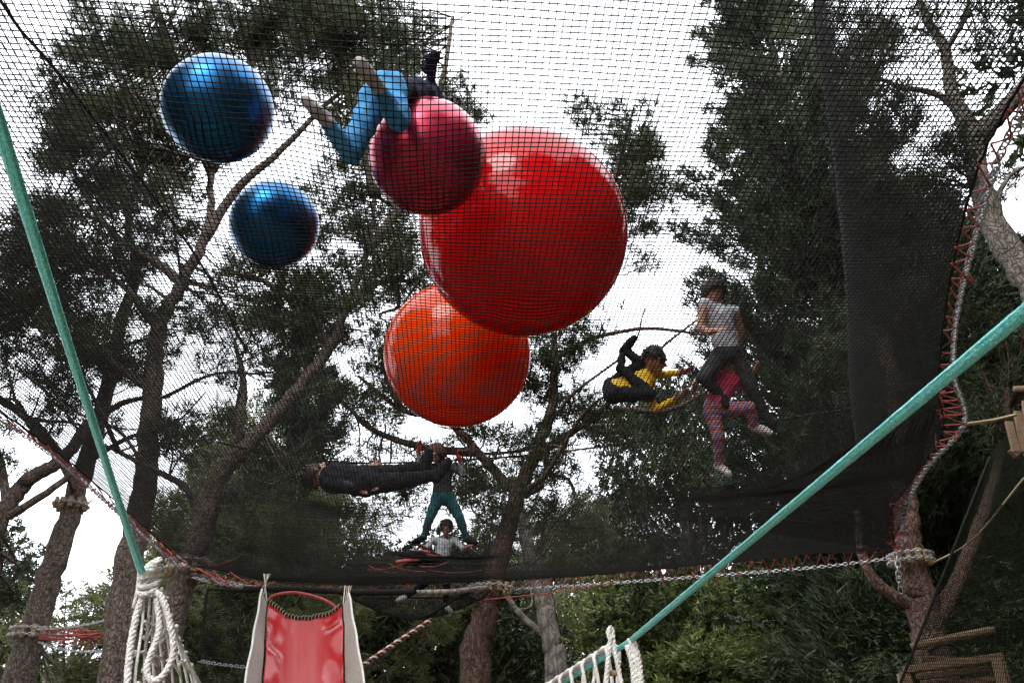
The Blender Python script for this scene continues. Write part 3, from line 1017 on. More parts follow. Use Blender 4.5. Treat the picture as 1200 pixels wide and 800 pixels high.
bg = [  # kind, x, y, height scale, width scale, label
    ('olive', -9.2, 17.5, 0.60, 1.0, 'olive green tree seen between the two leftmost trunks'),
    ('dark', -14.0, 19.0, 0.85, 1.0, 'dark leafy tree at the left behind the slender leaning pine'),
    ('olive', -6.3, 19.5, 1.0, 1.1, 'rounded olive tree behind the black net panel'),
    ('dark', -4.4, 15.5, 0.62, 0.9, 'low dark leafy tree behind the hanging net panel'),
    ('green', -2.2, 22.0, 0.9, 1.1, 'mid green tree behind the red slide mouth'),
    ('dark', -1.2, 16.5, 0.68, 0.75, 'dark leafy tree behind the net walkway'),
    ('olive', 1.1, 24.0, 1.0, 1.2, 'olive tree in the gap beside the thin grey trunk'),
    ('green', 3.6, 21.0, 0.80, 1.1, 'bright green tree below the far chain'),
    ('olive', 2.9, 26.0, 1.12, 1.2, 'large olive tree beyond the far chain'),
    ('green2', 5.4, 18.5, 0.80, 1.0, 'bushy green tree under the turquoise strap'),
    ('dark', 7.4, 16.0, 0.74, 1.1, 'dark leafy tree at the foot of the tall cypress'),
    ('dark', 9.8, 13.0, 0.70, 1.0, 'dark leafy tree behind the wooden platform'),
    ('dark', 8.2, 22.0, 0.9, 1.2, 'dark green tree showing through under the net corner'),
    ('dark', 14.0, 17.0, 1.15, 1.2, 'tall dark leafy tree at the far right'),
    ('dark', 6.6, 11.6, 0.46, 0.75, 'short dark shrub-like tree left of the reddish corner trunk'),
    ('green', -11.5, 24.0, 0.60, 1.3, 'far green tree filling the gap at the left'),
    ('dark', 4.6, 20.5, 1.30, 0.9, 'dark green tree standing in the sky gap behind the jumping children'),
    ('olive', -3.4, 14.2, 0.72, 0.8, 'olive tree whose crown shows through the net below the orange ball'),
    ('olive', -8.0, 23.0, 1.35, 1.0, 'tall olive crown seen through the net left of the slanting limb'),
]
bg += [  # more of the wood beside and behind the photographer, added to block light
    ('dark', -11.0, -2.0, 1.7, 1.7, 'tall dark tree added to block light at the near left side of the net'), ('dark', 11.0, -3.5, 1.7, 1.8, 'tall dark tree added to block light at the near right side of the net'),
    ('dark', -13.0, 4.0, 1.7, 1.7, 'tall dark tree added to block light, out to the left of the net'),
    ('dark', 13.5, 9.0, 1.8, 1.7, 'tall dark tree added to block light, out to the right of the platform'), ('dark', 9.5, 1.0, 1.7, 1.6, 'tall dark tree added to block light on the near right side of the notched post'),
    ('dark', 4.0, -8.0, 1.8, 1.8, 'broad dark tree added to block light, farther back from the near edge of the net'), ('dark', 12.5, 4.5, 1.8, 1.8, 'tall dark tree added to block light, out to the right of the net'), 
    ('dark', 13.0, -8.0, 1.7, 1.8, 'tall dark tree added to block light, farther back on the near right side of the net'),
    ('dark', -14.0, -7.0, 1.7, 1.8, 'tall dark tree added to block light, farther back on the near left side of the net'), ('dark', 18.5, 11.0, 1.6, 1.6, 'tall dark tree added to block light, out beyond the notched post'),
]
for kind, x, y, sh, sw, lab in bg:
    e = empty('background_tree', (x, y, 0), lab, 'tree', 'trees in the wood behind')
    mt, mc = protos[kind]
    for nm, me in (('trunk', mt), ('crown', mc)):
        o = bpy.data.objects.new(nm, me)
        col.objects.link(o)
        o.parent = e
    e.rotation_euler.z = random.uniform(0, 6.28)
    e.scale = (sw, sw, sh)

# ------------------------------------------------------------------ block collars round the trunks
def collar(px, py, Y, r, n, h, label, tilt=0.0, rows=2):
    c = PY(px, py, Y)
    e = empty('trunk_collar', c, label, 'collar', 'wooden block collars')
    for i in range(n):
        a = 2 * math.pi * i / n
        o_ = np.array([math.cos(a), math.sin(a), 0])
        ta = np.array([-math.sin(a), math.cos(a), 0])
        b = MB()
        cc = c + o_ * (r + 0.025) + np.array([0, 0, random.uniform(-0.015, 0.015) + tilt * math.cos(a) * r])
        b.box(cc, o_ * 0.022, ta * 0.026, np.array([random.uniform(-.006, .006), 0, h / 2]))
        b.build('wood_block', M['wood'], e, smooth=False, bevel=0.005)
    for k in range(rows):
        dz = (k - (rows - 1) / 2) * h * 0.55
        pts = [c + np.array([math.cos(t) * (r + 0.062), math.sin(t) * (r + 0.062), dz + tilt * math.cos(t) * r]) for t in np.linspace(0, 2 * math.pi, 40)]
        chain('chain', pts, e, 0.05, 0.032, 0.005)
    return e
collar(222, 664, 9.22, 0.205, 13, 0.16, 'wooden block and chain collar on the pine at the net corner beside the slide')
collar(1067, 655, 8.72, 0.175, 12, 0.13, 'wooden block and chain collar on the reddish corner trunk')
collar(83, 592, 10.5, 0.165, 11, 0.13, 'upper block collar on the slender leaning pine', rows=1)
collar(38, 742, 10.5, 0.20, 12, 0.15, 'lower block and chain collar on the slender leaning pine, holding the red lashing')
collar(574, 690, 9.4, 0.21, 12, 0.10, 'collar of blocks on the reddish pine at the middle of the far chain', rows=1)

# ------------------------------------------------------------------ red lashing between the two left trunks
def lashing():
    e = empty('red_lashing', PY(85, 745, 10.2), 'two chains and fanned red cords strung between the two left trunks', 'lashing')
    a0, a1 = PY(44, 737, 10.25), PY(46, 752, 10.25)
    b0, b1 = PY(125, 726, 9.75), PY(125, 762, 9.75)
    chain('chain', sag_line(a0, b0, 0.03), e)
    chain('chain', sag_line(a1, b1, 0.05), e)
    mid = PY(119, 743, 9.8)
    for i in range(12):
        t = i / 11
        p0 = a0 + (b0 - a0) * (0.06 + 0.75 * (t if t < 0.5 else 1 - t) * 1.3) if i % 2 == 0 else a1 + (b1 - a1) * (0.05 + 0.7 * t)
        b = MB()
        b.tube(sag_line(p0, mid + rng.normal(0, 0.03, 3), 0.015, 6), 0.0065, 5)
        b.build('cord', M['red_cord'], e)
    for k in range(4):
        b = MB()
        b.tube(sag_line(a0 + (a1 - a0) * (0.3 + k * 0.15), mid + rng.normal(0, 0.02, 3), 0.02, 6), 0.008, 5)
        b.build('cord', M['red_cord'], e)
lashing()

# ------------------------------------------------------------------ slide
def slide():
    Yt, Yb = 8.25, 5.2
    tl, tr = PY(314, 708, Yt), PY(400, 714, Yt)
    bl, br = PY(309, 800, 7.35), PY(403, 800, 7.35)
    tops = {-1: (PY(307, 690, Yt), PY(287, 800, 7.0)), 1: (PY(409, 695, Yt), PY(427, 800, 7.0))}
    def row(Y):
        # the line the chute follows in depth
        k = (Yt - Y) / (Yt - 7.35)
        z = tl[2] + (bl[2] - tl[2]) * k
        xl = tl[0] + (bl[0] - tl[0]) * k
        xr = tr[0] + (br[0] - tr[0]) * k
        return xl, xr, z
    e = empty('net_slide', (-2.0, 6.6, 0), 'red vinyl slide with pale canvas side walls hanging from the far edge of the net', 'slide')
    ns, nt = 90, 40
    V = []
    r_ = np.random.default_rng(3)
    for i in range(ns + 1):
        s = i / ns
        Y = Yt + (Yb - Yt) * s
        xl, xr, z = row(Y)
        if s > 0.86:
            z = max(z, 0.42 + 0.0 * s) if z < 0.42 else z
        for j in range(nt + 1):
            t = j / nt
            u = abs(2 * t - 1)
            sagz = -0.11 * (1 - u ** 2.2)
            side = max(0, (u - 0.45) / 0.55)
            ph = 13 * s + (1.2 if t > 0.5 else 0)
            wr = 0.12 * side * (1 - 0.75 * side) * (math.sin(ph * 1.9 + 3 * u) + 0.5 * math.sin(ph * 4.3 - 4 * u))
            wr += 0.003 * math.sin(t * 40 + 2 * math.sin(s * 6)) * (1 - side)
            dip = -0.04 * (1 - u * u) * math.exp(-s * 9)
            V.append((xl + (xr - xl) * t, Y, z + sagz + wr + dip))
    Fc = [[i * (nt + 1) + j, i * (nt + 1) + j + 1, (i + 1) * (nt + 1) + j + 1, (i + 1) * (nt + 1) + j] for i in range(ns) for j in range(nt)]
    M['vinyl'] = mat('red_slide_vinyl', (0.40, 0.010, 0.014), (0.46, 0.022, 0.026), 0.2, 3, 5, bump=0.12, bscale=25, coat=0.25, translucent=0.12)
    # the middle of the chute is rubbed pale by sliding
    n, l = M['vinyl'].node_tree.nodes, M['vinyl'].node_tree.links
    uvn = n.new('ShaderNodeUVMap')
    sx = n.new('ShaderNodeSeparateXYZ')
    l.new(uvn.outputs[0], sx.inputs[0])
    mr = n.new('ShaderNodeMapRange')
    mr.interpolation_type = 'SMOOTHSTEP'
    pn = n.new('ShaderNodeMath'); pn.operation = 'PINGPONG'; pn.inputs[1].default_value = 0.5
    l.new(sx.outputs['X'], pn.inputs[0])
    mr.inputs['From Min'].default_value = 0.10
    mr.inputs['From Max'].default_value = 0.42
    l.new(pn.outputs[0], mr.inputs['Value'])
    wn_ = n.new('ShaderNodeTexNoise'); wn_.inputs['Scale'].default_value = 14; wn_.inputs['Detail'].default_value = 5
    mpp = n.new('ShaderNodeMapping'); mpp.inputs['Scale'].default_value = (1.2, 0.5, 1)
    l.new(uvn.outputs[0], mpp.inputs['Vector']); l.new(mpp.outputs[0], wn_.inputs['Vector'])
    wn_.inputs['Scale'].default_value = 7
    ml = n.new('ShaderNodeMath'); ml.operation = 'MULTIPLY'
    l.new(mr.outputs[0], ml.inputs[0]); l.new(wn_.outputs['Fac'], ml.inputs[1])
    bs = n['Principled BSDF']
    old = bs.inputs['Base Color'].links[0].from_socket
    mx = n.new('ShaderNodeMixRGB'); mx.inputs[2].default_value = (0.55, 0.17, 0.17, 1)
    l.new(ml.outputs[0], mx.inputs[0]); l.new(old, mx.inputs[1]); l.new(mx.outputs[0], bs.inputs['Base Color'])
    uv = np.array([[j / nt, i / ns] for i in range(ns + 1) for j in range(nt + 1)])
    ch = np_mesh('chute', np.array(V), np.array(Fc), M['vinyl'], e, True, uv)
    md = ch.modifiers.new('thick', 'SOLIDIFY'); md.thickness = 0.004
    V = np.array(V).reshape(ns + 1, nt + 1, 3)
    # side walls of canvas netting with white cord along their upper edges
    for sgn, edge in ((-1, V[:, 0]), (1, V[:, -1])):
        lines_v, top = [], []
        nh = 10
        W = []
        for i in range(ns + 1):
            s = i / ns
            b0 = edge[i] + np.array([sgn * 0.012, 0, 0.004])
            # the walls flare outwards from the chute
            k_ = s * (Yt - Yb) / (Yt - 7.0)
            tp = tops[sgn][0] + (tops[sgn][1] - tops[sgn][0]) * k_ + np.array([sgn * 0.004 * math.sin(s * 40), 0, 0.003 * math.sin(s * 31)])
            tp[2] = max(tp[2], 0.5)
            W.append([b0 + (tp - b0) * k / nh + np.array([sgn * 0.005 * math.sin(k / nh * 3.14 + s * 9), 0, 0]) for k in range(nh + 1)])
            top.append(tp)
        W = np.array(W)
        Fw = [[i * (nh + 1) + k, i * (nh + 1) + k + 1, (i + 1) * (nh + 1) + k + 1, (i + 1) * (nh + 1) + k] for i in range(ns) for k in range(nh)]
        w = np_mesh('side_wall', W.reshape(-1, 3), np.array(Fw), M['beige_net'], e, True)
        md = w.modifiers.new('thick', 'SOLIDIFY'); md.thickness = 0.003
        b = MB(); b.tube(resample(np.array(top), 0.08), 0.011, 6); b.build('edge_cord', M['white_rope'], e)
        # short ties up to the trampoline edge
        apex = PY(313 if sgn < 0 else 408, 672 if sgn < 0 else 686, 8.35)
        for k in range(4):
            q = W[0][int(k * nh / 3)]
            b = MB(); b.tube(sag_line(q, apex + np.array([(k - 1.5) * 0.022, 0, 0]), 0.0, 5), 0.005, 5); b.build('tie_cord', M['tan_rope'] if k % 2 else M['white_rope'], e)
    # hoop of the opening: red welt above, black lashed rope below
    b = MB()
    b.tube(spline([PY(x, y, Yt + 0.12) for x, y in [(314, 704), (322, 697), (345, 694), (370, 699), (388, 707), (400, 718)]], 6), 0.017, 8)
    b.build('hoop', M['red_cord'], e)
    lower = V[0] + np.array([0, 0.01, 0.012])
    b = MB(); b.tube(resample(lower, 0.03), 0.026, 8, knob=0.1); b.build('lip_rope', M['net_rope'], e)
    b = MB()
    lw = resample(lower, 0.035)
    for i in range(len(lw) - 1):
        c = lw[i]
        b.tube([c + np.array([0.01 * math.cos(a), 0.032 * math.cos(a), 0.032 * math.sin(a)]) for a in np.linspace(0.2, 5.6, 8)], 0.0045, 4)
    b.build('lip_lashing', M['tan_rope'], e)
slide()

# ------------------------------------------------------------------ net walkway behind, with its lashings
def walkway():
    e = empty('net_walkway', PY(490, 705, 9.6), 'sagging black net walkway beyond the far edge, where a child stands', 'walkway')
    x0, x1 = PY(408, 690, 9.3)[0], PY(572, 690, 9.3)[0]
    n = 34
    lines = []
    def pt(u, v):
        x = x0 + (x1 - x0) * u
        y = 9.0 + 1.25 * v
        zz = 3.78 + 0.10 * (1 - v) - 0.42 * (1 - (2 * v - 1) ** 2) * (0.45 + 0.55 * math.sin(math.pi * min(1, u * 1.1))) 
        return np.array([x, y, zz])
    for i in range(61):
        lines.append(np.array([pt(i / 60, v) for v in np.linspace(0, 1, 20)]))
    for j in range(50):
        lines.append(np.array([pt(u, j / 49) for u in np.linspace(0, 1, 30)]))
    strands('net_floor', lines, 0.0029, M['net'], e)
    for v in (0, 1):
        b = MB(); b.tube([pt(u, v) for u in np.linspace(0, 1, 20)], 0.016, 6); b.build('edge_rope', M['net_rope'], e)
    for k in range(5):
        b = MB()
        u0 = random.uniform(0, 0.7)
        b.tube(sag_line(pt(u0, 0) + np.array([0, -0.03, random.uniform(-.08, .02)]), pt(min(1, u0 + random.uniform(.2, .4)), 0) + np.array([0, -0.03, random.uniform(-.14, .03)]), 0.03, 8), 0.007, 5)
        b.build('cord', M['red_cord'], e)
    b = MB(); b.tube(resample([PY(488, 694, 8.85), PY(530, 693, 8.85), PY(572, 688, 8.9)], 0.1), 0.030, 8); b.build('pole', M['bark_grey'], e)
    b = MB(); b.tube(resample([PY(285, 690, 8.8), PY(350, 690, 8.8), PY(420, 694, 8.8), PY(486, 693, 8.85)], 0.06), 0.034, 8, knob=0.12); b.build('rope_bundle', M['net_rope'], e)
    # end of the trough drawn up to the tree
    b = MB(); b.tube(spline([pt(0.55, 0.5), pt(0.85, 0.3), PY(560, 702, 9.1), PY(574, 690, 9.1)], 5), 0.02, 6); b.build('edge_rope', M['net_rope'], e)
    return pt
walk_pt = walkway()

def rope_thing(name, label, pts, r, m, cat, extra=None):
    e = empty(name, pts[0], label, cat)
    b = MB(); b.tube(resample(pts, 0.06), r, 7, knob=0.06); b.build('rope', m, e)
    if extra: extra(e)
    return e
def twist(pts, r_, m, turns, rr):
    def f(e):
        p = resample(pts, 0.02)
        for k in range(2):
            b = MB()
            q = []
            T = p[-1] - p[0]; T /= np.linalg.norm(T)
            a = np.cross(T, [0, 0, 1.0]); a /= np.linalg.norm(a); c = np.cross(T, a)
            for i, x in enumerate(p):
                th = 2 * math.pi * turns * i / len(p) + k * math.pi
                q.append(x + (a * math.cos(th) + c * math.sin(th)) * rr)
            b.tube(np.array(q), r_, 5)
            b.build('strand', m[k], e)
    return f
dr = [PY(424, 780, 8.3), PY(462, 754, 8.7), PY(505, 726, 9.2)]
rope_thing('slant_rope', 'red and white twisted rope slanting up to the net walkway', dr, 0.014, M['net_rope'], 'rope', twist(dr, 0.012, (M['red_cord'], M['white_rope']), 9, 0.016))
rope_thing('thin_rope', 'thin red rope running level below the far chain', [PY(560, 703, 9.1), PY(640, 695, 9.0), PY(720, 682, 8.9)], 0.006, M['red_cord'], 'rope')

# ------------------------------------------------------------------ hanging net panel left of the slide
def panel():
    e = empty('hanging_net', PY(262, 735, 9.3), 'black net panel hanging between the corner pine and the slide', 'net')
    tl, tr, bl, br = PY(243, 690, 9.2), PY(306, 692, 8.9), PY(233, 774, 9.2), PY(300, 782, 8.9)
    lines = []
    for u in np.linspace(0, 1, 34):
        a, b = tl + (tr - tl) * u, bl + (br - bl) * u
        lines.append(np.linspace(a, b, 8))
    for v in np.linspace(0, 1, 40):
        a, b = tl + (bl - tl) * v, tr + (br - tr) * v
        lines.append(np.linspace(a, b, 8))
    strands('netting', lines, 0.0032, M['net'], e)
    b = MB(); b.tube(resample([tl, bl], 0.08), 0.013, 6); b.build('edge_rope', M['net_rope'], e)
    b = MB(); b.tube(resample([tl, tr], 0.08), 0.013, 6); b.build('edge_rope', M['net_rope'], e)
    chain('chain', sag_line(bl, br, 0.01), e)
    # second panel drop under the chain
    lines = []
    bl2, br2 = bl + np.array([0, 0, -1.1]), br + np.array([0, 0, -1.1])
    for u in np.linspace(0, 1, 34):
        a, b = bl + (br - bl) * u, bl2 + (br2 - bl2) * u
        lines.append(np.linspace(a, b, 8))
    for v in np.linspace(0, 1, 40):
        a, b = bl + (bl2 - bl) * v, br + (br2 - br) * v
        lines.append(np.linspace(a, b, 8))
    strands('netting', lines, 0.0026, M['net'], e)
panel()
def corner_cords():
    e = empty('corner_lashing', PY(270, 665, 9.0), 'loose red cords crossing between the corner collar and the slide', 'lashing')
    for a, b_ in [((228, 668), (275, 655)), ((200, 648), (268, 684)), ((240, 655), (262, 682)), ((250, 684), (305, 686)), ((262, 664), (292, 684)), ((188, 636), (205, 650))]:
        b = MB(); b.tube(sag_line(PY(*a, 9.0), PY(*b_, 8.85), 0.01, 6), 0.007, 5); b.build('cord', M['red_cord'], e)
    for p in [(204, 649), (266, 683), (250, 681), (301, 686), (275, 684)]:
        b = MB(); c = PY(*p, 8.93)
        b.tube([c + rng.normal(0, 0.016, 3) for _ in range(7)], 0.012, 6); b.build('knot', M['red_cord'], e)
    chain('chain', sag_line(PY(226, 676, 9.0), PY(300, 688, 8.85), 0.02), e)
corner_cords()

# ------------------------------------------------------------------ turquoise straps and white rope nets
def strap(label, pts, w, parts):
    e = empty('webbing_strap', pts[0], label, 'strap', 'turquoise straps')
    p = resample(pts, 0.02)
    n = 26
    V, uv = [], []
    L = 0
    for i in range(len(p)):
        t = p[min(i + 1, len(p) - 1)] - p[max(i - 1, 0)]
        t /= np.linalg.norm(t)
        vd = p[i] - CAM
        # the flat of the webbing faces down and outwards
        nrm = np.cross(t, [0, 0, 1.0]); nrm /= np.linalg.norm(nrm)
        up = np.cross(nrm, t)
        tw = 0.55 + 0.25 * math.sin(i * 0.05)
        a = nrm * math.cos(tw) + up * math.sin(tw)
        c = np.cross(t, a)
        if i: L += np.linalg.norm(p[i] - p[i - 1])
        for k in range(n):
            th = 2 * math.pi * k / n
            ridge = 1 + 0.10 * abs(math.sin(3 * th))
            V.append(p[i] + a * math.cos(th) * w / 2 + c * math.sin(th) * w * 0.26 * ridge + rng.normal(0, 0.0003, 3))
            uv.append((k / n * 0.12, L))
    Fc = [[i * n + k, i * n + (k + 1) % n, (i + 1) * n + (k + 1) % n, (i + 1) * n + k] for i in range(len(p) - 1) for k in range(n)]
    np_mesh('webbing', np.array(V), np.array(Fc), M['strap'], e, True, np.array(uv))
    return e
sl_a, sl_b = P(166, 670, 3.0), P(0, 150, 1.95)
sl_dir = sl_b - sl_a
left_strap_pts = [sl_a + sl_dir * t - np.array([0, 0, 0.02]) * (t * (1 - t)) for t in np.linspace(0, 2.0, 30)]
strap('taut turquoise webbing strap ending in the white rope knot beside the slide', left_strap_pts, 0.036, None)
sr_a, sr_m, sr_b = P(648, 806, 3.75), P(737, 752, 3.15), P(1200, 366, 1.30)
rd = sr_b - sr_m
right_strap_pts = [sr_a + (sr_m - sr_a) * t for t in np.linspace(0, 0.9, 8)] + [sr_m + rd * t for t in np.linspace(0, 1.7, 30)]
strap('taut turquoise webbing strap wound with white cord at its lower end', right_strap_pts, 0.0205, None)

def lay_rope(b, pts, r, strands_=3, pitch=0.05):
    """a laid rope: three strands winding round each other"""
    p = resample(spline(pts, 6), 0.012)
    T = np.gradient(p, axis=0); T /= np.linalg.norm(T, axis=1)[:, None]
    a = np.cross(T, [0.3, 0.9, 0.1]); a /= np.linalg.norm(a, axis=1)[:, None]
    c = np.cross(T, a)
    s = np.arange(len(p)) * 0.012
    for k in range(strands_):
        th = (2 * math.pi * s / pitch + k * 2 * math.pi / strands_)[:, None]
        b.tube(p + (a * np.cos(th) + c * np.sin(th)) * r * 0.52, r * 0.56, 5)
def white_net_left():
    D = 3.0
    e = empty('rope_net', P(178, 700, D), 'white knotted rope net hanging from a big knot on the turquoise strap beside the slide', 'rope net')
    w = M['white_rope']
    # the knot
    b = MB()
    kc = P(176, 676, D)
    for k in range(5):
        pts = []
        for t in np.linspace(0, 2 * math.pi, 9):
            pts.append(kc + np.array([0.026 * math.cos(t + k), 0.022 * math.sin(t * 1.0 + k * 2), (k - 2) * 0.022 + 0.016 * math.sin(t + k * 1.7)]))
        lay_rope(b, pts, 0.010)
    b.build('knot', w, e)
    b = MB(); lay_rope(b, [P(176, 662, D), P(170, 690, D), P(160, 720, D - .02), P(152, 765, D - .05), P(148, 830, D - .1), P(150, 900, D - .15)], 0.0125); b.build('hanging_rope', w, e)
    b = MB(); lay_rope(b, [P(176, 690, D), P(190, 700, D - .04), P(200, 735, D - .07), P(203, 765, D - .08), P(192, 790, D - .09), P(178, 797, D - .09), P(172, 780, D - .08), P(186, 740, D - .05), P(184, 700, D - .02)], 0.0115); b.build('rope_loop', w, e)
    b = MB(); lay_rope(b, [P(163, 668, D), P(161, 690, D), P(156, 712, D)], 0.006); b.build('hanging_rope', w, e)
    # net cords fanning down and away
    edge = [P(188, 690, D), P(202, 735, D + .25), P(216, 768, D + .5), P(236, 808, D + .75), P(262, 870, D + 1.0)]
    b = MB(); lay_rope(b, edge, 0.010, 3, 0.05); b.build('edge_rope', w, e)
    el = resample(spline(edge, 6), 0.02)
    apex = P(177, 695, D)
    tops, bots = [], []
    for i in range(9):
        f = i / 8
        bot = P(150 + 125 * f, 900, D - .1 + 0.9 * f)
        top = apex if i < 5 else el[int(len(el) * (0.1 + 0.11 * (i - 4)))]
        if i < 5:
            top = apex + np.array([(i - 2) * 0.012, 0.01 * i, 0])
        b = MB()
        ln = sag_line(top, bot, 0.0, 12) + np.outer(np.sin(np.linspace(0, 9, 12) + i), [0.004, 0, 0])
        b.tube(ln, 0.0048, 6)
        b.build('net_cord', w, e)
        tops.append(ln)
    for i in range(8):
        for k in range(2, 11, 2):
            b = MB()
            a_, c_ = tops[i][min(11, k + (i % 2))], tops[i + 1][min(11, k)]
            b.tube([a_, (a_ + c_) / 2 + rng.normal(0, .004, 3), c_], 0.0042, 5)
            for q in (a_,):
                b.tube([q + rng.normal(0, 0.006, 3) for _ in range(4)], 0.0065, 5)
            b.build('net_cord', w, e)
    for k in range(10):
        q = el[int(len(el) * (0.08 + 0.09 * k))]
        b = MB(); b.tube([q + rng.normal(0, 0.009, 3) for _ in range(5)], 0.008, 6); b.build('knot', w, e)
white_net_left()
def white_net_right():
    e = empty('rope_net', P(700, 790, 3.4), 'white rope loops hung in a row from the wound lower end of the turquoise strap', 'rope net')
    w = M['white_rope']
    p = resample(np.array([P(640, 812, 3.75), P(737, 752, 3.15)]), 0.01)
    T = p[-1] - p[0]; T /= np.linalg.norm(T)
    a = np.cross(T, [0, 0, 1.0]); a /= np.linalg.norm(a); c = np.cross(a, T)
    # flat bundle of cord bound along the top of the strap, in sections
    L = len(p)
    nsec = 6
    for k in range(nsec):
        i0, i1 = int(L * (0.02 + k * 0.14)), int(L * (0.02 + (k + 1) * 0.14)) - 2
        q = p[i0:i1]
        b = MB()
        for m_ in range(4):
            u = (m_ - 1.5) * 0.011
            mid = np.sin(np.linspace(0, math.pi, len(q)))[:, None]
            lay = q + a * u + c * (0.020 + 0.006 * mid)
            b.tube(resample(lay, 0.03), 0.0085, 5)
        b.build('binding', w, e)
        # the hitch between sections: over the strap and hanging down
        h = p[i1]
        b = MB()
        x0 = h + c * 0.030
        b.tube(spline([h - a * 0.024 - c * 0.03, h - a * 0.026 + c * 0.012, x0, h + a * 0.026 + c * 0.012, h + a * 0.024 - c * 0.03,
                       h + a * 0.012 + np.array([0, 0, -0.10]), h + np.array([random.uniform(-.02, .02), 0, -0.32]), h + np.array([random.uniform(-.04, .04), 0, -0.6])], 5), 0.0075, 6)
        b.tube(spline([h - a * 0.024 - c * 0.03, h - a * 0.012 + np.array([0, 0, -0.10]), h + np.array([random.uniform(-.04, .0), 0, -0.34]), h + np.array([random.uniform(-.06, .0), 0, -0.6])], 5), 0.0075, 6)
        b.build('hanging_loop', w, e)
    # free coil at the upper end
    D = 3.12
    for dx, top, bot in ((0, (738, 748), (748, 830)), (4, (742, 752), (752, 840)), (-3, (735, 756), (744, 840))):
        b = MB(); lay_rope(b, [P(*top, D), P(top[0] + 6, top[1] + 20, D), P(bot[0], bot[1] - 30, D), P(*bot, D)], 0.013); b.build('hanging_rope', w, e)
    b = MB(); lay_rope(b, [P(716, 752, D), P(713, 740, D), P(717, 735, D + .02), P(720, 760, D), P(728, 800, D), P(734, 840, D)], 0.0095); b.build('hanging_rope', w, e)
    b = MB(); lay_rope(b, [P(716, 745, D), P(712, 780, D), P(708, 840, D)], 0.0095); b.build('hanging_rope', w, e)
    b = MB(); b.tube([P(713, 788, D + .03), P(724, 788, D + .03)], 0.010, 8); b.build('rung', M['wood'], e)
white_net_right()

# ------------------------------------------------------------------ wooden platform, notched post and green net at the right
def platform():
    e = empty('wooden_platform', (5.0, 8.0, 0), 'dark timber platform frame with log rail round the reddish corner trunk', 'platform')
    def bm_(a, b_, w, h, name, Ya, Yb):
        m = MB(); m.beam(PY(*a, Ya), PY(*b_, Yb), w, h); m.build(name, M['timber'], e, smooth=False, bevel=0.006)
    m = MB(); m.tube(resample([PY(1068, 758, 8.2), PY(1110, 748, 8.0), PY(1166, 737, 7.8)], 0.1), 0.035, 10, knob=0.05); m.build('rail_log', M['timber'], e)
    bm_((1078, 773), (1142, 776), 0.10, 0.07, 'beam', 8.3, 8.2)
    bm_((1058, 785), (1176, 769), 0.10, 0.06, 'beam', 8.0, 7.6)
    bm_((1074, 793), (1172, 782), 0.08, 0.05, 'step_board', 8.1, 7.7)
    bm_((1090, 803), (1172, 794), 0.08, 0.05, 'step_board', 8.1, 7.7)
    bm_((1060, 787), (1074, 840), 0.09, 0.05, 'side_rail', 7.98, 7.9)
    bm_((1168, 772), (1184, 840), 0.09, 0.05, 'side_rail', 7.58, 7.5)
    for a in ((1064, 790, 8.1), (1176, 772, 7.7)):
        p = PY(*a)
        m = MB(); m.tube([(p[0], p[1] + 0.1, 0), p + np.array([0, 0.1, 0.02])], 0.06, 10); m.build('post', M['timber'], e)
    m = MB(); m.tube(spline([PY(1088, 763, 8.6), PY(1100, 756, 8.5), PY(1115, 755, 8.5), PY(1124, 764, 8.6), PY(1126, 780, 8.6)], 5), 0.018, 7); m.build('hoop', M['net_rope'], e)
platform()
def notched_post():
    e = empty('notched_post', PY(1215, 700, 6.2) * np.array([1, 1, 0]), 'pale notched timber board at the top of a post, with a rope tied to it', 'post')
    Y = 6.2
    for (x, y0, y1, w) in ((1182, 494, 530, 0.085), (1192, 482, 530, 0.085), (1202, 470, 560, 0.085), (1212, 478, 560, 0.085)):
        m = MB(); m.beam(PY(x, y0, Y), PY(x + 9, y1, Y), w * 0.72, 0.03, up=(0, 1, 0)); m.build('plank', M['timber'], e, smooth=False, bevel=0.004)
    m = MB(); m.beam(PY(1186, 532, Y + 0.02), PY(1222, 500, Y + 0.02), 0.07, 0.05, up=(0, 1, 0)); m.build('cross_board', M['timber'], e, smooth=False, bevel=0.004)
    top = PY(1208, 530, Y + 0.06)
    m = MB(); m.tube([(top[0] + 0.15, top[1], 0), top], 0.06, 10); m.build('pole', M['timber'], e)
    m = MB(); m.tube([PY(1189, 456, Y + .1), PY(1230, 454, Y + .1)], 0.03, 8); m.build('log', M['timber'], e)
    m = MB(); m.tube([PY(1222, 452, Y + .06), PY(1216, 530, Y + .06)], 0.05, 8); m.build('pole', M['timber'], e)
notched_post()
rp = [PZ(1131, 497, Z0 + .01), PY(1165, 492, 5.5), PY(1190, 486, 6.1)]
rope_thing('tan_rope', 'short tan rope pulling the chain towards the notched post', rp, 0.012, M['tan_rope'], 'rope')
rp2 = [PY(1092, 660, 8.6), PY(1140, 632, 7.6), PY(1200, 560, 6.4)]
rope_thing('tan_rope', 'long tan rope from the corner trunk up towards the notched post', spline(rp2, 6), 0.009, M['tan_rope'], 'rope')
dc = empty('hanging_chain', PY(1052, 655, 8.45), 'short bright chain hanging from the net corner by the side branch', 'chain')
chain('links', [PY(1052, 652, 8.5), PY(1053, 672, 8.5), PY(1056, 694, 8.6)], dc, 0.075, 0.05, 0.008)

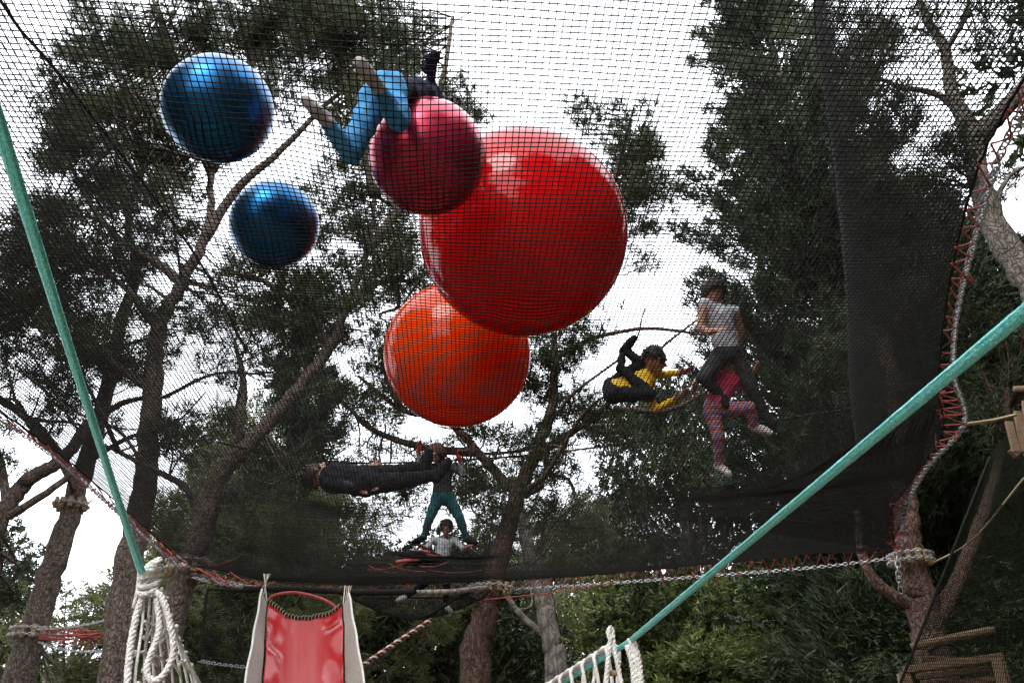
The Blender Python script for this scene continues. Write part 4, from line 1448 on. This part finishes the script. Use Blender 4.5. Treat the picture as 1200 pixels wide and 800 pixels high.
def green_net():
    e = empty('sloping_net', PY(1150, 700, 7.0), 'dark green netting sloping down beside the wooden platform', 'net')
    tl, tr, bl, br = PY(1160, 535, 6.9), PY(1260, 400, 6.3), PY(1055, 800, 7.4), PY(1240, 820, 6.6)
    lines = []
    for u in np.linspace(0, 1, 70):
        lines.append(np.linspace(tl + (tr - tl) * u, bl + (br - bl) * u, 14) + np.outer(np.sin(np.linspace(0, 3.14, 14)), [0, 0.08, -0.05]))
    for v in np.linspace(0, 1, 80):
        w = math.sin(v * 3.14)
        lines.append(np.linspace(tl + (bl - tl) * v, tr + (br - tr) * v, 10) + np.array([0, 0.08 * w, -0.05 * w]))
    strands('netting', lines, 0.0024, M['net_green'], e)
    b = MB(); b.tube(resample([tl, bl], 0.1), 0.012, 6); b.build('edge_rope', M['net_rope'], e)
green_net()

# ------------------------------------------------------------------ people
def capsule(b, a, c, ra, rc, sides=12, sq=None):
    """closed tapered limb; sq = (axis vector, factor) widens it along an axis"""
    a, c = np.asarray(a, dtype=float), np.asarray(c, dtype=float)
    t = c - a
    L = np.linalg.norm(t)
    t = t / L if L > 1e-6 else np.array([0, 0, 1.0])
    prof = []
    for k in range(5):
        th = -math.pi / 2 + k * math.pi / 8
        prof.append((math.sin(th) * ra, math.cos(th) * ra))
    prof += [(0, ra), (L, rc)]
    for k in range(1, 5):
        th = k * math.pi / 8
        prof.append((L + math.sin(th) * rc, math.cos(th) * rc))
    ref = np.array([0, 0, 1.0]) if abs(t[2]) < 0.9 else np.array([1.0, 0, 0])
    n1 = np.cross(t, ref); n1 /= np.linalg.norm(n1)
    n2 = np.cross(t, n1)
    V = []
    for h, r in prof:
        for s in range(sides):
            th = 2 * math.pi * s / sides
            o = (n1 * math.cos(th) + n2 * math.sin(th)) * max(r, 1e-4)
            if sq is not None:
                ax = np.asarray(sq[0], dtype=float)
                o = o + ax * (o @ ax) * (sq[1] - 1)
            V.append(a + t * h + o)
    Fs = []
    for i in range(len(prof) - 1):
        for s in range(sides):
            s2 = (s + 1) % sides
            Fs.append((i * sides + s, i * sides + s2, (i + 1) * sides + s2, (i + 1) * sides + s))
    Fs.append(tuple(range(sides - 1, -1, -1)))
    Fs.append(tuple((len(prof) - 1) * sides + s for s in range(sides)))
    b.add(V, Fs)

def unit(v):
    v = np.asarray(v, dtype=float)
    return v / (np.linalg.norm(v) + 1e-9)

def person(label, J, cl, face, up, hair='hair', skin='skin', S=1.0, long_hair=False, HS=None, voxel=0.0095, grip=0.5, shoe=None):
    """J: joint -> world point. cl: torso/upper_arm/fore_arm/thigh/calf/shoe -> material key. One remeshed body."""
    face, up = unit(face), unit(up)
    HS = HS or S
    b = MB()
    bones = []                                # (a, c, ra, rc, material)
    def add(a, c, ra, rc, m, sq=None):
        capsule(b, a, c, ra * S, rc * S, 14, sq)
        bones.append((np.asarray(a, float), np.asarray(c, float), ra * S, rc * S, m, sq))
    side = np.cross(face, up); side /= np.linalg.norm(side)
    hd = J['head']
    sh = unit(J['sh_r'] - J['sh_l'])
    hp = unit(J['hip_r'] - J['hip_l'])
    # torso
    mid = (J['chest'] + J['pelvis']) / 2
    add(J['chest'], mid, 0.083, 0.074, cl['torso'], (sh, 1.35))
    add(mid, J['pelvis'], 0.074, 0.082, cl['torso'], (hp, 1.3))
    add(J['pelvis'], J['pelvis'] + (J['hip_l'] + J['hip_r'] - 2 * J['pelvis']) * 0.4, 0.086, 0.08, cl['thigh'], (hp, 1.3))
    for s in ('l', 'r'):
        add(J['chest'] + (J['sh_' + s] - J['chest']) * 0.3, J['sh_' + s], 0.06, 0.045, cl['torso'])
        add(J['hip_' + s], J['pelvis'], 0.075, 0.08, cl['thigh'])
    neck = J['chest'] + (hd - J['chest']) * 0.55
    add(neck, hd - (hd - neck) * 0.25, 0.036, 0.034, skin)
    # head: skull, jaw, nose, ears
    add(hd + up * 0.022 * HS - face * 0.012 * HS, hd - up * 0.015 * HS, 0.078 * HS / S, 0.066 * HS / S, skin)
    add(hd - up * 0.025 * HS + face * 0.02 * HS, hd - up * 0.065 * HS + face * 0.030 * HS, 0.052 * HS / S, 0.034 * HS / S, skin)
    add(hd + face * 0.070 * HS + up * 0.004 * HS, hd + face * 0.088 * HS - up * 0.022 * HS, 0.010, 0.015, skin)
    for s in (-1, 1):
        add(hd + side * 0.073 * s * HS + up * 0.012 * HS, hd + side * 0.074 * s * HS - up * 0.018 * HS, 0.014, 0.011, skin)
    fing = []
    for s in ('l', 'r'):
        add(J['sh_' + s], J['el_' + s], 0.039, 0.031, cl['upper_arm'])
        add(J['el_' + s], J['wr_' + s], 0.031, 0.023, cl['fore_arm'])
        # hand: palm, four fingers and a thumb
        hdv = unit(J['hand_' + s] - J['wr_' + s])
        pn = unit(np.cross(hdv, face + 0.3 * up))
        pal = unit(np.cross(pn, hdv))
        hm = cl.get('hand', skin)
        wr = J['wr_' + s]
        add(wr, wr + hdv * 0.055 * S, 0.021, 0.024, hm, (pal, 1.35))
        kn = wr + hdv * 0.07 * S
        for k, ln in enumerate((0.050, 0.060, 0.056, 0.044)):
            base = kn + pal * (k - 1.5) * 0.019 * S
            d1 = unit(hdv + pal * (k - 1.5) * 0.16 + pn * 0.25 * grip)
            m1 = base + d1 * ln * 0.55 * S
            d2 = unit(d1 + pn * 0.9 * grip)
            add(base, m1, 0.0095, 0.009, hm)
            add(m1, m1 + d2 * ln * 0.55 * S, 0.009, 0.0078, hm)
        tb = wr + hdv * 0.022 * S - pal * 0.026 * S
        td = unit(hdv * 0.7 - pal * 0.8 + pn * 0.3)
        add(tb, tb + td * 0.03 * S, 0.0115, 0.010, hm)
        add(tb + td * 0.03 * S, tb + td * 0.03 * S + unit(td + hdv * 0.8) * 0.025 * S, 0.010, 0.0085, hm)
        add(J['hip_' + s], J['kn_' + s], 0.068, 0.050, cl['thigh'])
        kn_ = J['kn_' + s]
        calf_mid = kn_ + (J['an_' + s] - kn_) * 0.3
        add(kn_, calf_mid, 0.048, 0.045, cl['calf'])
        add(calf_mid, J['an_' + s], 0.045, 0.031, cl['calf'])
        td = unit(J['toe_' + s] - J['an_' + s])
        sm = cl['shoe']
        heel = J['an_' + s] - td * 0.022 * S
        add(heel, J['an_' + s] + (J['toe_' + s] - J['an_' + s]) * 0.6, 0.034, 0.034, sm)
        add(J['an_' + s] + (J['toe_' + s] - J['an_' + s]) * 0.5, J['toe_' + s], 0.036, 0.026, sm)
    tmp = b.build('tmp', M['skin'])
    md = tmp.modifiers.new('r', 'REMESH'); md.mode = 'VOXEL'; md.voxel_size = voxel; md.use_smooth_shade = True
    md = tmp.modifiers.new('s', 'SMOOTH'); md.iterations = 3; md.factor = 0.5
    dg = bpy.context.evaluated_depsgraph_get()
    me = bpy.data.meshes.new_from_object(tmp.evaluated_get(dg))
    bpy.data.objects.remove(tmp)
    me.materials.clear()
    keys = []
    for bn in bones:
        if bn[4] not in keys: keys.append(bn[4])
    for k in keys: me.materials.append(M[k])
    nf = len(me.polygons)
    cen = np.empty(nf * 3, dtype=np.float32)
    me.polygons.foreach_get('center', cen)
    cen = cen.reshape(-1, 3).astype(float)
    best = np.full(nf, 1e9)
    idx = np.zeros(nf, dtype=np.int32)
    for a, c, ra, rc, m, sq in bones:
        ab = c - a
        t = np.clip(((cen - a) @ ab) / (ab @ ab + 1e-9), 0, 1)
        off = cen - a - t[:, None] * ab
        if sq is not None:
            ax = np.asarray(sq[0]); off = off - np.outer(off @ ax, ax) * (1 - 1 / sq[1])
        d = np.linalg.norm(off, axis=1) - (ra + (rc - ra) * t)
        up_ = d < best
        best[up_] = d[up_]
        idx[up_] = keys.index(m)
    me.polygons.foreach_set('material_index', idx)
    soft = np.zeros(len(me.vertices))
    bare = [i for i, k in enumerate(keys) if k.startswith('skin')]
    cloth_face = ~np.isin(idx, bare)
    for p_, c_ in zip(me.polygons, cloth_face):
        if c_:
            for v_ in p_.vertices: soft[v_] = 1
    co = np.empty(len(me.vertices) * 3, dtype=np.float32); me.vertices.foreach_get('co', co); co = co.reshape(-1, 3)
    no = np.empty(len(me.vertices) * 3, dtype=np.float32); me.vertices.foreach_get('normal', no); no = no.reshape(-1, 3)
    w1 = np.sin(co @ np.array([38, 21, 55]) + 2.2 * np.sin(co @ np.array([17, -23, 9])))
    w2 = np.sin(co @ np.array([-61, 33, 72]) + 1.7 * np.sin(co @ np.array([29, 12, -31])))
    co = co + no * (soft * (0.0032 * w1 + 0.0018 * w2))[:, None]
    me.vertices.foreach_set('co', co.astype(np.float32).ravel())
    me.polygons.foreach_set('use_smooth', np.ones(nf, dtype=bool))
    low = min(J.values(), key=lambda q: q[2])
    e = empty('person', low, label, 'person', 'people on the nets')
    me.name = 'body'
    link('body', me, e)
    # hair: a tousled cap over the back and top of the skull
    V, Fs = [], []
    nu, nv = 28, 16
    r_ = np.random.default_rng(int(abs(hd[0] * 1000)) + 5)
    hc = hd + up * 0.02 * HS - face * 0.014 * HS
    for j in range(nv + 1):
        ph = math.pi * j / nv * (0.80 if long_hair else 0.66)
        for i in range(nu):
            a = 2 * math.pi * i / nu
            d = up * math.cos(ph) + (side * math.cos(a) + face * math.sin(a)) * math.sin(ph)
            # tilt backwards so that the face stays free
            d = unit(d - face * 0.55 + up * 0.1)
            rr = (0.088 + r_.uniform(-0.004, 0.008) + (0.012 if long_hair and ph > 1.6 else 0)) * HS
            V.append(hc + d * rr * (1.0 + 0.06 * max(0, d @ up)))
    for j in range(nv):
        for i in range(nu):
            i2 = (i + 1) % nu
            Fs.append((j * nu + i, (j + 1) * nu + i, (j + 1) * nu + i2, j * nu + i2))
    hb = MB(); hb.add(V, Fs)
    ho = hb.build('hair', M[hair], e)
    md = ho.modifiers.new('thick', 'SOLIDIFY'); md.thickness = 0.012 * HS
    hl = MB()                                 # loose locks
    for _ in range(46):
        v = V[int(r_.integers(nu * 2, len(V)))]
        o = unit(v - hc)
        tip = v + o * 0.008 * HS - up * 0.02 * HS + r_.normal(0, 0.007, 3) * HS
        hl.tube([v - o * 0.01 * HS, (v + tip) / 2 + o * 0.006 * HS, tip], [0.009 * HS, 0.007 * HS, 0.002 * HS], 4)
    hl.build('hair_locks', M[hair], ho)['kind'] = 'stuff'
    for s in (-1, 1):
        eb = MB(); c = hd + face * 0.068 * HS + side * 0.030 * s * HS + up * 0.010 * HS
        capsule(eb, c - side * 0.006 * HS, c + side * 0.006 * HS, 0.008 * HS, 0.008 * HS, 8); eb.build('eye', M['eye'], e)
    mb = MB(); c = hd + face * 0.066 * HS - up * 0.045 * HS
    capsule(mb, c - side * 0.016 * HS, c + side * 0.016 * HS, 0.006 * HS, 0.006 * HS, 8); mb.build('mouth', M['lip'], e)
    return e

def joints(spec):
    return {k: P(*v) for k, v in spec.items()}

# curled child in mid air
d0 = 6.05
person('child in yellow top and dark trousers curled up in mid air with arms stretched out', joints({
    'head': (768, 422, d0), 'chest': (756, 445, d0 + .02), 'pelvis': (718, 458, d0),
    'sh_l': (759, 436, d0 + .12), 'sh_r': (757, 456, d0 - .10), 'el_l': (779, 439, d0 + .14), 'wr_l': (796, 437, d0 + .10), 'hand_l': (808, 433, d0 + .08),
    'el_r': (768, 480, d0 - .14), 'wr_r': (790, 468, d0 - .16), 'hand_r': (805, 460, d0 - .16),
    'hip_l': (717, 452, d0 + .08), 'hip_r': (718, 463, d0 - .08), 'kn_l': (752, 427, d0 + .05), 'an_l': (732, 409, d0 + .10), 'toe_l': (743, 396, d0 + .06),
    'kn_r': (762, 462, d0 - .16), 'an_r': (727, 430, d0 - .02), 'toe_r': (729, 417, d0 + .04)}),
    dict(torso='yellow', upper_arm='yellow', fore_arm='yellow', thigh='blackcloth', calf='blackcloth', shoe='blackcloth'), (1, 0.25, -0.15), (0.15, -0.1, 1), S=0.98)
# grey T-shirt, stepping
d1 = 6.05
person('child in pale grey T-shirt and charcoal trousers in mid stride above the net', joints({
    'head': (835, 345, d1 + .02), 'chest': (842, 369, d1), 'pelvis': (852, 412, d1),
    'sh_l': (826, 356, d1 - .05), 'sh_r': (860, 364, d1 + .06), 'el_l': (821, 384, d1 - .10), 'wr_l': (831, 389, d1 - .16), 'hand_l': (838, 387, d1 - .2),
    'el_r': (868, 388, d1 + .12), 'wr_r': (866, 405, d1 + .15), 'hand_r': (862, 416, d1 + .15),
    'hip_l': (845, 417, d1 - .06), 'hip_r': (861, 417, d1 + .05), 'kn_l': (824, 443, d1 - .18), 'an_l': (846, 464, d1 - .06), 'toe_l': (851, 475, d1 - .12),
    'kn_r': (881, 455, d1 + .02), 'an_r': (897, 486, d1 + .06), 'toe_r': (906, 498, d1 - .02)}),
    dict(torso='tshirt', upper_arm='skin', fore_arm='skin', thigh='greycloth', calf='greycloth', shoe='blackcloth'), (-0.6, 0.8, -0.1), (-0.1, 0.0, 1), S=1.05)
# pink top, plaid leggings, standing on the net on one leg
ft = on_net(847, 555, 0.03)
d2 = float(np.linalg.norm(ft - CAM))
person('child in pink top and plaid leggings balancing on one foot behind the striding child', joints({
    'head': (857, 424, d2 + .10), 'chest': (850, 446, d2 + .06), 'pelvis': (838, 477, d2),
    'sh_l': (838, 440, d2 + .05), 'sh_r': (862, 443, d2 + .08), 'el_l': (826, 440, d2), 'wr_l': (817, 444, d2 - .05), 'hand_l': (813, 455, d2 - .05),
    'el_r': (872, 455, d2 + .15), 'wr_r': (880, 440, d2 + .18), 'hand_r': (886, 432, d2 + .18),
    'hip_l': (834, 483, d2 - .03), 'hip_r': (845, 481, d2 + .04), 'kn_l': (842, 512, d2 - .06), 'an_l': (843, 547, d2), 'toe_l': (855, 555, d2 - .08),
    'kn_r': (878, 477, d2 - .10), 'an_r': (885, 501, d2 - .04), 'toe_r': (903, 507, d2 - .06)}),
    dict(torso='pink', upper_arm='pink', fore_arm='skin', thigh='plaid', calf='plaid', shoe='sock'), (0.6, 0.6, -0.1), (0.05, 0.05, 1), S=0.92, hair='hair_brown', long_hair=True)
# lying on the back, legs out to the right
lp = on_net(405, 572, 0.10)
d3 = float(np.linalg.norm(lp - CAM))
person('person in black clothes lying back with both legs stretched out and soles up', joints({
    'head': (371, 556, d3 + .12), 'chest': (392, 560, d3 + .04), 'pelvis': (424, 564, d3),
    'sh_l': (391, 553, d3 + .14), 'sh_r': (388, 566, d3 - .06), 'el_l': (405, 548, d3 + .22), 'wr_l': (422, 550, d3 + .25), 'hand_l': (431, 549, d3 + .25),
    'el_r': (400, 569, d3 - .12), 'wr_r': (416, 570, d3 - .10), 'hand_r': (426, 569, d3 - .10),
    'hip_l': (427, 559, d3 + .09), 'hip_r': (427, 567, d3 - .06), 'kn_l': (460, 554, d3 + .10), 'an_l': (496, 547, d3 + .10), 'toe_l': (503, 530, d3 + .14),
    'kn_r': (468, 564, d3 - .06), 'an_r': (514, 556, d3 - .04), 'toe_r': (525, 541, d3)}),
    dict(torso='blackcloth', upper_arm='blackcloth', fore_arm='greycloth', thigh='blackcloth', calf='blackcloth', shoe='blackcloth'), (0.15, 0.2, 1), (-1, 0, 0.1), S=1.42, HS=1.12)
# teal trousers, legs apart
f4 = on_net(520, 634, 0.03)
d4 = float(np.linalg.norm(f4 - CAM))
person('child in teal trousers standing legs apart with red mittens raised', joints({
    'head': (511, 531, d4 - .05), 'chest': (517, 552, d4), 'pelvis': (519, 580, d4),
    'sh_l': (505, 546, d4), 'sh_r': (531, 548, d4), 'el_l': (493, 548, d4 - .12), 'wr_l': (491, 531, d4 - .18), 'hand_l': (491, 523, d4 - .18),
    'el_r': (543, 556, d4 - .10), 'wr_r': (539, 541, d4 - .15), 'hand_r': (536, 532, d4 - .15),
    'hip_l': (513, 584, d4), 'hip_r': (526, 584, d4), 'kn_l': (504, 606, d4 - .04), 'an_l': (496, 630, d4), 'toe_l': (485, 635, d4 - .10),
    'kn_r': (538, 606, d4 - .04), 'an_r': (547, 631, d4), 'toe_r': (557, 636, d4 - .10)}),
    dict(torso='greycloth', upper_arm='greycloth', fore_arm='tshirt', thigh='teal', calf='teal', shoe='blackcloth', hand='redcloth'), (-0.1, -1, -0.25), (0, 0, 1), S=0.95, hair='hair_brown', long_hair=True)
# pale shirt, beyond the far edge on the walkway
d5 = 9.95
person('child in pale shirt and dark trousers walking on the net walkway beyond the far edge', joints({
    'head': (523, 618, d5), 'chest': (521, 638, d5 + .02), 'pelvis': (517, 660, d5),
    'sh_l': (508, 632, d5), 'sh_r': (534, 633, d5 + .02), 'el_l': (499, 642, d5 - .1), 'wr_l': (489, 637, d5 - .22), 'hand_l': (483, 636, d5 - .24),
    'el_r': (543, 643, d5 - .1), 'wr_r': (552, 639, d5 - .22), 'hand_r': (559, 638, d5 - .24),
    'hip_l': (512, 664, d5), 'hip_r': (522, 664, d5), 'kn_l': (497, 684, d5 - .12), 'an_l': (476, 699, d5), 'toe_l': (466, 703, d5 - .08),
    'kn_r': (523, 687, d5 - .05), 'an_r': (523, 710, d5), 'toe_r': (528, 716, d5 - .12)}),
    dict(torso='tshirt', upper_arm='tshirt', fore_arm='skin', thigh='blackcloth', calf='blackcloth', shoe='sock'), (0.05, -1, -0.2), (0, 0, 1), S=0.98)
# child in sky-blue leggings kneeling by the pink ball
def kneeler():
    k = {}
    k['kn_l'], k['kn_r'] = on_net(411, 180, 0.05), on_net(468, 142, 0.05)
    k['an_l'], k['an_r'] = on_net(380, 138, 0.04), on_net(440, 98, 0.04)
    k['toe_l'], k['toe_r'] = on_net(358, 119, 0.045), on_net(422, 74, 0.045)
    zn = float(k['kn_l'][2])
    k['hip_l'], k['hip_r'] = PZ(438, 118, zn + 0.22), PZ(458, 102, zn + 0.22)
    k['pelvis'] = PZ(450, 106, zn + 0.27)
    k['chest'] = PZ(498, 122, zn + 0.50)
    k['head'] = PZ(528, 138, zn + 0.66)
    k['sh_l'], k['sh_r'] = PZ(497, 131, zn + 0.48), PZ(506, 112, zn + 0.52)
    k['el_l'], k['wr_l'], k['hand_l'] = PZ(512, 145, zn + 0.5), PZ(525, 155, zn + 0.56), PZ(534, 160, zn + 0.58)
    k['el_r'], k['wr_r'], k['hand_r'] = PZ(504, 101, zn + 0.55), PZ(506, 88, zn + 0.56), PZ(507, 78, zn + 0.56)
    return k
person('child in sky blue leggings kneeling against the pink ball, pale feet behind', kneeler(),
       dict(torso='navy', upper_arm='navy', fore_arm='navy', thigh='blue', calf='blue', shoe='sock', hand='navy'), (0.8, 0.5, 0.3), (0.3, 0.2, 1), S=0.86)

# dark red bundle lying on the net by the far edge
def bundle():
    c = on_net(492, 652, 0.05)
    e = empty('cloth_bundle', c, 'flat dark bundle with red edges lying on the net near its far edge', 'bundle')
    V, Fs = [], []
    nu, nv = 24, 9
    for j in range(nv + 1):
        ph = math.pi * j / nv
        for i in range(nu):
            a = 2 * math.pi * i / nu
            w = 1 + 0.12 * math.sin(3 * a + 1) + 0.06 * math.sin(7 * a)
            V.append(c + np.array([math.sin(ph) * math.cos(a) * 0.22 * w, math.sin(ph) * math.sin(a) * 0.16 * w, math.cos(ph) * (0.05 + 0.015 * math.sin(5 * a))]))
    for j in range(nv):
        for i in range(nu):
            i2 = (i + 1) % nu
            Fs.append((j * nu + i, (j + 1) * nu + i, (j + 1) * nu + i2, j * nu + i2))
    b = MB(); b.add(V, Fs); b.build('cloth', M['blackcloth'], e)
    for p0, p1, p2 in (((464, 658), (478, 656), (492, 655)), ((500, 649), (512, 652), (522, 653)), ((478, 648), (492, 645), (504, 647))):
        b = MB(); d = np.linalg.norm(c - CAM) - 0.12
        b.tube(spline([P(*p0, d), P(*p1, d), P(*p2, d)], 5), [0.009] * 11, 8, flat=1.8); b.build('red_edge', M['red_cord'], e)
bundle()
